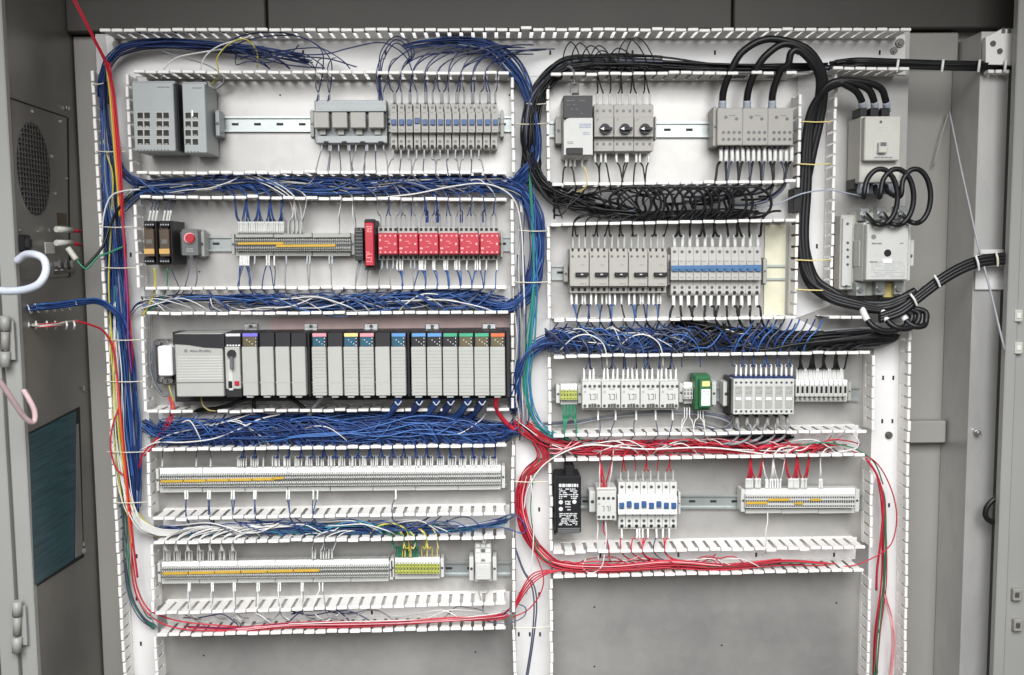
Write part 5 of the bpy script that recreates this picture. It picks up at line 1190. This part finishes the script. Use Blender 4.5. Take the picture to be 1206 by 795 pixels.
for i, cx in enumerate((1037, 1056, 1078)):
    rx, ry, cy = (20, 33, 232) if i < 2 else (18, 32, 231)
    P = [(1019+i*21, 252, .07), (1018+i*18, 238, .08)]+[(cx+rx*cos(t)+(10 if i == 2 and 0 else 0), cy-ry*sin(t), .13+.012*sin(t*.5)) for t in [pi*(1.05-k*.19) for k in range(10)]]+[(1026+i*13, 222, .08)]
    P = [(1017+i*13.5, 212, .06), (1018+i*13.5, 225, .085)]+[(cx+rx*cos(t), cy-ry*sin(t), .135) for t in [pi*(1.0-k*.2) for k in range(9)]]+[(1019+i*21, 252, .07)]
    cable(f'{["left", "middle", "right"][i]} of three black cable rings coiled above the big contactor', P, .0056)
for i, x in enumerate((1014, 1037, 1059)):
    P = [(x, 350, .06), (x+1, 362, .075), (x+7, 376, .095), (x+17, 386-i, .105), (x+33-i*3, 390-i*3, .105), (1082+i*4-8*(2-i), 384-i*2, .10), (1090-8*(2-i), 372-i*2, .095), (1078-8*(2-i), 364, .09), (1060, 364, .08), (1045, 372, .07)]
    cable(f'{["left", "middle", "right"][i]} thick cable with white band looping out of the bottom of the big contactor', P, .0066, sleeves=((.10, .24),), sm='sleeve')
for i in range(3):
    cable(f'{["upper", "middle", "lower"][i]} black cable of the tied run rising right to the side panel',
          [(1035, 372+i*3, .09), (1060, 362+i*4, .10), (1080, 347+i*4, .10), (1105, 328+i*4, .10), (1128, 314+i*4, .10), (1150, 305+i*4, .10), (1175, 301+i*4, .10), (1215, 300+i*4, .10)], .0062)
for k, (a, b) in enumerate((((1072, 346), (1080, 360)), ((1100, 324), (1107, 338)), ((1149, 301), (1153, 319)), ((1173, 297), (1175, 314)))):
    wire(f'pale cable tie round the rising black cable run, {ORD[k]} from the left', [(*a, .112), ((a[0]+b[0])/2+1, (a[1]+b[1])/2, .115), (*b, .112)], 'sleeve' if k < 3 else 'tie', .0026, group='ties on the rising cable run', name='cable_tie', cat='cable tie')
for k, x in enumerate((1057, 1110, 1153, 1184)):
    wire(f'pale cable tie round the black bundle at top right, {ORD[k]} from left', [(x+1, 70.5, .082), (x, 78, .086), (x-1, 85, .082)], 'sleeve', .0030, group='ties on the top right bundle', name='cable_tie', cat='cable tie')
cable('black cable end looping low on the right side strip', [(1190, 584, .09), (1174, 586, .09), (1163, 596, .09), (1161, 608, .09), (1170, 615, .09), (1190, 616, .09)], .0062)
wire('thin blue-grey wire crossing the thick black cables to the right column', [(886, 245, .05), (915, 240, .07), (945, 228, .085), (975, 224, .085), (1000, 228, .08), (1014, 231, .07)], 'shrink', .0016)
# strings across the vertical ducts
TT = [(109, 99, 122, 98), (113, 178, 148, 178), (118, 267, 157, 267), (120, 315, 160, 315), (122, 400, 166, 400), (124, 449, 170, 449), (126, 532, 172, 532), (134, 592, 174, 591), (620, 122, 644, 122), (606, 146, 645, 145), (610, 271, 645, 272), (605, 332, 645, 332), (605, 567, 646, 567), (606, 739, 648, 738)]
for q in TT:
    wire(f'thin pale string across the {"left" if q[0] < 300 else "middle"} vertical duct, {ORD[(TT if q[0] < 300 else TT[8:]).index(q)]} from the top', [(q[0], q[1], .062), ((q[0]+q[2])/2, (q[1]+q[3])/2+.8, .066), (q[2], q[3], .062)], 'tie', .0011, name='retaining_string', cat='string', group='pale strings across the vertical ducts')
YS = [(944, 143, 980, 143), (941, 193, 979, 193), (938, 306, 979, 306), (938, 341, 979, 342)]
for q in YS:
    wire(['topmost', 'second from top', 'third from top', 'lowest'][YS.index(q)]+' yellowish string across the thick black cable duct', [(q[0], q[1], .064), ((q[0]+q[2])/2, q[1]+.8, .072), (q[2], q[3], .064)], 'label_yellow', .0014, name='retaining_string', cat='string', group='yellowish strings across the cable duct')
D = Dev('cable_clip', 'black clip hooked on the left wall of the thick cable duct', 'clip', 939, 235, .065)
D.box('clip_body', 935, 222, 943, 250, .072, .03, 'black', .001)

# ================================================================== LEFT SIDE WALL, RIGHT STRIP
def side_plate(name, quad, thick, m, parent, X0, kind=None):
    """polygon lying on the left side wall; quad = photo pixels"""
    P = [onx(x, y, X0) for x, y in quad]; mb = MB(); n = len(P)
    for dx in (0, thick):
        for p in P: mb.v.append((X0+dx, p.y, p.z))
    for i in range(n):
        j = (i+1) % n; mb.f.append((i, j, n+j, n+i)); mb.sm.append(False)
    mb.f.append(tuple(range(n, 2*n))); mb.f.append(tuple(reversed(range(n)))); mb.sm += [False, False]
    return link(name, mb.mesh(name, m, parent.location), parent)
p0 = onx(50, 200, XL)
V = empty('vent_panel', p0, 'metal service panel with a dark round mesh vent on the left side wall', 'vent panel')
X1 = XL+.0005
side_plate('cover_plate', [(12, 116), (78, 139), (80, 325), (22, 330)], .002, 'side_metal', V, X1)
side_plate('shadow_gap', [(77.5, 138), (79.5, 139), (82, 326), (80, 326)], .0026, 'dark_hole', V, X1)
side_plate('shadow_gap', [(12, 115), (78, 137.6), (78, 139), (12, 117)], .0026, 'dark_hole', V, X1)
c = onx(38.5, 199, X1); e1 = onx(56.5, 199, X1); e2 = onx(38.5, 254, X1)
RY, RZ = abs(e1.y-c.y), abs(e2.z-c.z)
mb = MB(); n = 20
for dx in (.0022, .0030):
    for i in range(n): 
        a = 2*pi*i/n; mb.v.append((X1+dx, c.y+RY*cos(a)*1.02, c.z+RZ*sin(a)*1.0))
for i in range(n):
    j = (i+1) % n; mb.f.append((i, j, n+j, n+i)); mb.sm.append(False)
mb.f.append(tuple(range(n, 2*n))); mb.f.append(tuple(reversed(range(n)))); mb.sm += [False]*2
link('vent_opening', mb.mesh('vent_opening', 'dark_hole', V.location), V)
mb = MB()
for i in range(-5, 6):
    h = RZ*math.sqrt(max(0, 1-(i/5.6)**2)); y = c.y+RY*i/5.6; mb.quadbox(X1+.003, X1+.0045, y-.0009, y+.0009, c.z-h, c.z+h, 0)
for i in range(-9, 10):
    h = RY*math.sqrt(max(0, 1-(i/9.8)**2)); z = c.z+RZ*i/9.8; mb.quadbox(X1+.0032, X1+.0048, c.y-h, c.y+h, z-.0011, z+.0011, 0)
m_ = link('wire_mesh', mb.mesh('wire_mesh', 'dark_chrome', V.location), V); m_['kind'] = 'stuff'
for (x, y) in ((37, 131), (70, 143), (60, 184), (77, 210), (64, 228), (43, 272), (21, 271), (57, 271)):
    q = onx(x, y, X1); b = MB(); b.quadbox(X1+.001, X1+.005, q.y-.003, q.y+.003, q.z-.004, q.z+.004, .0015); link('screw', b.mesh('screw', 'chrome', V.location), V)
def sdev(name, label, cat, x, y): return empty(name, onx(x, y, XL), label, cat)
def sb(parent, name, x0, y0, x1, y1, t, m, c=.001):
    p, q = onx(x0, y0, XL), onx(x1, y1, XL); b = MB(); b.quadbox(XL+.0004, XL+t, p.y, q.y, q.z, p.z, c); return link(name, b.mesh(name, m, parent.location), parent)
S = sdev('cable_gland', 'round black gland low on the vent panel of the side wall', 'cable gland', 25, 286); sb(S, 'gland_body', 20, 276, 31, 297, .012, 'black', .004); sb(S, 'lock_nut', 22, 280, 29, 293, .018, 'plc_black', .004)
S = sdev('terminal_plate', 'small metal plate with two cream plugs and red tips on the side wall', 'terminal plate', 75, 290)
sb(S, 'plate', 65, 250, 78, 266, .003, 'brown_black'); sb(S, 'cream_tag', 51, 285, 63, 299, .004, 'cream')
for k, y in enumerate((270, 286)):
    a_ = onx(66, y, XL+.02); b_ = onx(85, y+(0 if k else 1), XL+.035); t_ = MB(); t_.tube([a_, b_], .0065, 8); link('cream_plug', t_.mesh('cream_plug', 'cream', S.location), S)
    c_ = onx(96, y+3, XL+.04); t_ = MB(); t_.tube([b_, c_], .0038, 8); link('red_tip', t_.mesh('red_tip', 'red', S.location), S)
t_ = MB(); t_.quadbox(XL+.001, XL+.006, onx(60, 310, XL).y, onx(86, 310, XL).y, onx(60, 322, XL).z, onx(60, 318, XL).z, .001); link('bar', t_.mesh('bar', 'dark_chrome', S.location), S)
for x in (63, 70, 77): 
    q = onx(x, 311, XL); t_ = MB(); t_.quadbox(XL+.002, XL+.016, q.y-.006, q.y+.006, q.z-.008, q.z+.008, .003); link('nut', t_.mesh('nut', 'chrome', S.location), S)
wire('cream plug on a green lead hanging before the side wall', [(80, 292, .10), (90, 306, .10)], 'cream', .0065, n=8)
wire('thin green wire joining the hanging plug to the left duct', [(90, 305, .10), (96, 313, .10), (103, 316, .10), (115, 303, .09), (130, 297, .075), (146, 290, .06)], 'w_green', .0022)
wire('black wire curving from the hanging plug into the left duct', [(98, 316, .10), (110, 304, .09), (121, 290, .075), (130, 265, .06), (140, 245, .06), (158, 228, .06)], 'w_black', .0030)
wire('grey-white wire curve in the left duct above the hanging plug', [(120, 285, .066), (122, 255, .07), (130, 232, .07), (145, 225, .07), (165, 223, .06)], 'w_white', .0018)
D = None
def ring_hose(name, label, pts, r, m, rings=True):
    C = crom([at(*p) for p in pts], 14); mb = MB()
    n = len(C); rr = [r*(1+.07*(1 if (i % 2) else -1)) for i in range(n)] if rings else r
    mb.tube(C, rr, 12); o = link(name, mb.mesh(name, m, C[0]), None, C[0]); tag(o, label, 'hose')
ring_hose('corrugated_hose', 'white corrugated hose curling from the left edge back to the side wall', [(-12, 340, .42), (8, 343, .40), (30, 341, .37), (46, 334, .34), (54, 320, .32), (52, 306, .31), (42, 300, .30), (30, 300, .28), (20, 307, .27)], .0072, 'hose_white')
ring_hose('spiral_hose', 'pinkish white spiral wrapped hose hanging at the left edge', [(-12, 440, .42), (0, 450, .40), (14, 470, .37), (26, 488, .34), (36, 497, .32), (41, 494, .31), (40, 482, .29), (33, 468, .27), (28, 460, .26)], .0052, 'hose_pink')
bundle('blue wire harness with white spiral wrap crossing from the side wall', [(24, 366, 3, .22), (45, 362, 4, .2), (70, 360, 4, .17), (95, 356, 4, .13), (118, 356, 4, .08), (140, 372, 4, .06), (150, 400, 5, .05)], 22, 4, [('w_blue', 4), ('w_blue2', 2)], r=.0018, dd=.008, seed=31, wander=.15)
C = []
for i in range(90):
    t = i/89; x = 25+65*t; y = 365-6*t; a_ = t*2*pi*7; C.append(at(x, y+5.2*sin(a_), .215-.08*t+.012*cos(a_)))
mb = MB(); mb.tube(C, .0017, 5); tag(link('spiral_wrap', mb.mesh('spiral_wrap', 'sleeve', C[0]), None, C[0]), 'white spiral wrap around the blue harness on the side wall', 'spiral wrap')
bundle('thin beige harness running along the side wall below the blue one', [(22, 383, 2, .22), (45, 384, 2, .2), (70, 382, 2, .17), (92, 379, 2, .13)], 8, 2, [('cream', 3), ('brown_black', 1), ('w_red', 1)], r=.0015, dd=.005, seed=32, wander=.15)
for k, x in enumerate((33, 42, 55, 65, 78, 87)):
    wire(f'pale tie on the thin beige side wall harness, {ORD[k]} from the left', [(x, 378.5, .2-.012*k), (x+1, 383, .212-.012*k), (x, 387.5, .2-.012*k)], 'sleeve', .0022, name='cable_tie', cat='cable tie', group='ties on the beige harness')
# window
Wd = empty('filter_window', onx(60, 580, XL), 'dark teal tilted filter window in the left side wall', 'window')
side_plate('frame_opening', [(31, 511), (93.5, 479), (98.5, 656), (38, 694)], .0012, 'dark_hole', Wd, XL+.0004)
def teal():
    m = bpy.data.materials.new('teal_filter'); m.use_nodes = True; nt = m.node_tree; b = nt.nodes['Principled BSDF']
    tc = nt.nodes.new('ShaderNodeTexCoord'); mp = nt.nodes.new('ShaderNodeMapping'); mp.inputs['Rotation'].default_value = (radians(-22), 0, 0); mp.inputs['Scale'].default_value = (1, .35, 9)
    n = nt.nodes.new('ShaderNodeTexNoise'); n.inputs['Scale'].default_value = 22; n.inputs['Detail'].default_value = 6
    nt.links.new(tc.outputs['Object'], mp.inputs[0]); nt.links.new(mp.outputs[0], n.inputs['Vector'])
    r = nt.nodes.new('ShaderNodeValToRGB'); r.color_ramp.elements[0].position = .35; r.color_ramp.elements[1].position = .72
    r.color_ramp.elements[0].color = (.010, .038, .05, 1); r.color_ramp.elements[1].color = (.03, .095, .11, 1)
    nt.links.new(n.outputs['Fac'], r.inputs[0]); nt.links.new(r.outputs[0], b.inputs['Base Color']); b.inputs['Roughness'].default_value = .35; MT['teal_filter'] = m
teal()
side_plate('filter_pane', [(31.8, 513), (88, 484), (86, 658), (38.6, 690)], .0035, 'teal_filter', Wd, XL+.0006)
side_plate('inner_return', [(89, 500), (91, 499), (96.5, 652), (88, 657)], .003, 'side_metal', Wd, XL+.0006)
for (x, y) in ((95, 641), (94, 649)): 
    q = onx(x, y, XL); b = MB(); b.quadbox(XL+.003, XL+.008, q.y-.004, q.y+.004, q.z-.005, q.z+.005, .0015); link('screw', b.mesh('screw', 'chrome', Wd.location), Wd)
for (x, y) in ((78, 127), (96, 458), (103, 649)):
    q = onx(min(x, 97), y, XL); b = MB(); b.quadbox(XL+.0005, XL+.006, q.y-.006, q.y+.006, q.z-.006, q.z+.006, .002)
    tag(link('bolt', b.mesh('bolt', 'chrome', q), None, q), ['small bolt above the vent panel corner', 'small bolt on the side wall above the teal window', 'small bolt just right of the teal window corner'][(78, 96, 103).index(x)], 'bolt')
# hinges on the left frame
for (y0, y1, x) in ((372, 432, 6), (708, 768, 20)):
    D = Dev('knuckle_hinge', ('upper' if y0 < 500 else 'lower')+' grey knuckle hinge on the left frame of the cabinet', 'hinge', x, (y0+y1)/2, .26)
    for a_, b_, m_, w_ in ((0, .28, 'enclosure_light', 5), (.31, .66, 'enclosure_paint', 4), (.7, 1, 'enclosure_light', 5)):
        mb = MB(); p, q = at(x, y0+(y1-y0)*a_, .275), at(x, y0+(y1-y0)*b_, .275); mb.tube([p, q], .0019*w_, 10); D.part('knuckle', mb, m_)
    D.box('leaf', x+3, y0+6, x+12, y1-8, .268, .262, 'enclosure_light', .0008)
# right strip
D = Dev('side_duct_piece', 'short white slotted duct end with two screws at the top of the side strip', 'wiring duct', 1175, 55, .06)
a = MB(); P = [at(*p, .075) for p in ((1161, 44), (1180, 34), (1197, 34), (1197, 76), (1161, 76))]; a.prism([(p.x, p.z) for p in P], -.06, -.075); D.part('body', a, 'pvc_white')
D.discs('screw', [(1170, 51), (1178, 60)], 3.2, .078, .074, 'dark_chrome', 12, each=True)
D.boxes('finger', [(1180+i*7, 33, 1184+i*7, 39) for i in range(3)], .0765, .07, 'device_dark', 0, each=True)
D.boxes('lower_finger', [(1164+i*9, 82, 1171+i*9, 86) for i in range(3)], .08, .06, 'pvc_white', .001, each=True)
D = Dev('cable_port', 'pale square plate where the rising black cables leave the side strip', 'cable port', 1170, 320, .06)
D.box('plate', 1150, 300, 1186, 341, .0585, .054, 'pvc_base', .001); D.box('lip', 1155, 294, 1182, 299, .062, .058, 'sleeve', .001)
p = at(1153, 510, .065); b = MB(); b.disc(p.x, p.z, .006, -.052, -.066, 12); b.disc(p.x, p.z, .0035, -.066, -.069, 8); tag(link('bolt', b.mesh('bolt', 'chrome', p), None, p), 'shiny round bolt on the right side strip at mid height', 'bolt')
p = at(1048, 513, .012); b = MB(); b.disc(p.x, p.z, .0085, -.0036, -.008, 16); b.disc(p.x, p.z, .006, -.008, -.014, 6); tag(link('bolt', b.mesh('bolt', 'dark_chrome', p), None, p), 'large bolt in the white duct base at the right edge', 'bolt')
for (x, y) in ((1200, 372), (1200, 410), (1192, 701), (1193, 737)):
    D = Dev('door_fitting', {372: 'upper of two small pale fittings on the right door', 410: 'lower of two small pale fittings on the right door', 701: 'upper of two dark square fittings low on the right door', 737: 'lower of two dark square fittings low on the right door'}[y], 'fitting', x, y, .125)
    D.box('block', x-4 if y < 500 else x+2, y-7, x+5 if y < 500 else x+12, y+7, .125, .108, 'cream' if y < 500 else 'enclosure_paint', .002); D.box('face', x-2 if y < 500 else x+4, y-3, x+3 if y < 500 else x+9, y+3, .127, .124, 'sleeve' if y < 500 else 'dark_chrome', .001)
wire('shadow of the pale rod built as a thin leg beside the right side strip', [(1118, 131, -.06), (1110, 155, -.062), (1099, 196, -.065)], 'device_grey', .0016, name='prop_rod_and_shadow', cat='rod')  # cast shadow of the rod, modelled as a thin wire
wire('thin pale rod slanting down before the right side strip', [(1118, 131, -.06), (1130, 190, -.0), (1141, 240, .05), (1150, 280, .09), (1167, 345, .11), (1183, 412, .13)], 'sleeve_grey', .0024, name='prop_rod_and_shadow', cat='rod')
for (x, y, w) in ((137, 52, 5), (1061, 50, 5), (1054, 59, 4)):
    p = at(x, y, .01); b = MB(); b.disc(p.x, p.z, .002*w, -.0024, -.007, 14); b.disc(p.x, p.z, .0012*w, -.007, -.010, 6)
    tag(link('plate_screw', b.mesh('plate_screw', 'dark_chrome', p), None, p), {137: 'dark screw at the top left corner of the panel', 1061: 'upper dark screw at the top right corner of the panel', 1054: 'lower dark screw at the top right corner of the panel'}[x], 'screw')
bpy.context.view_layer.update()
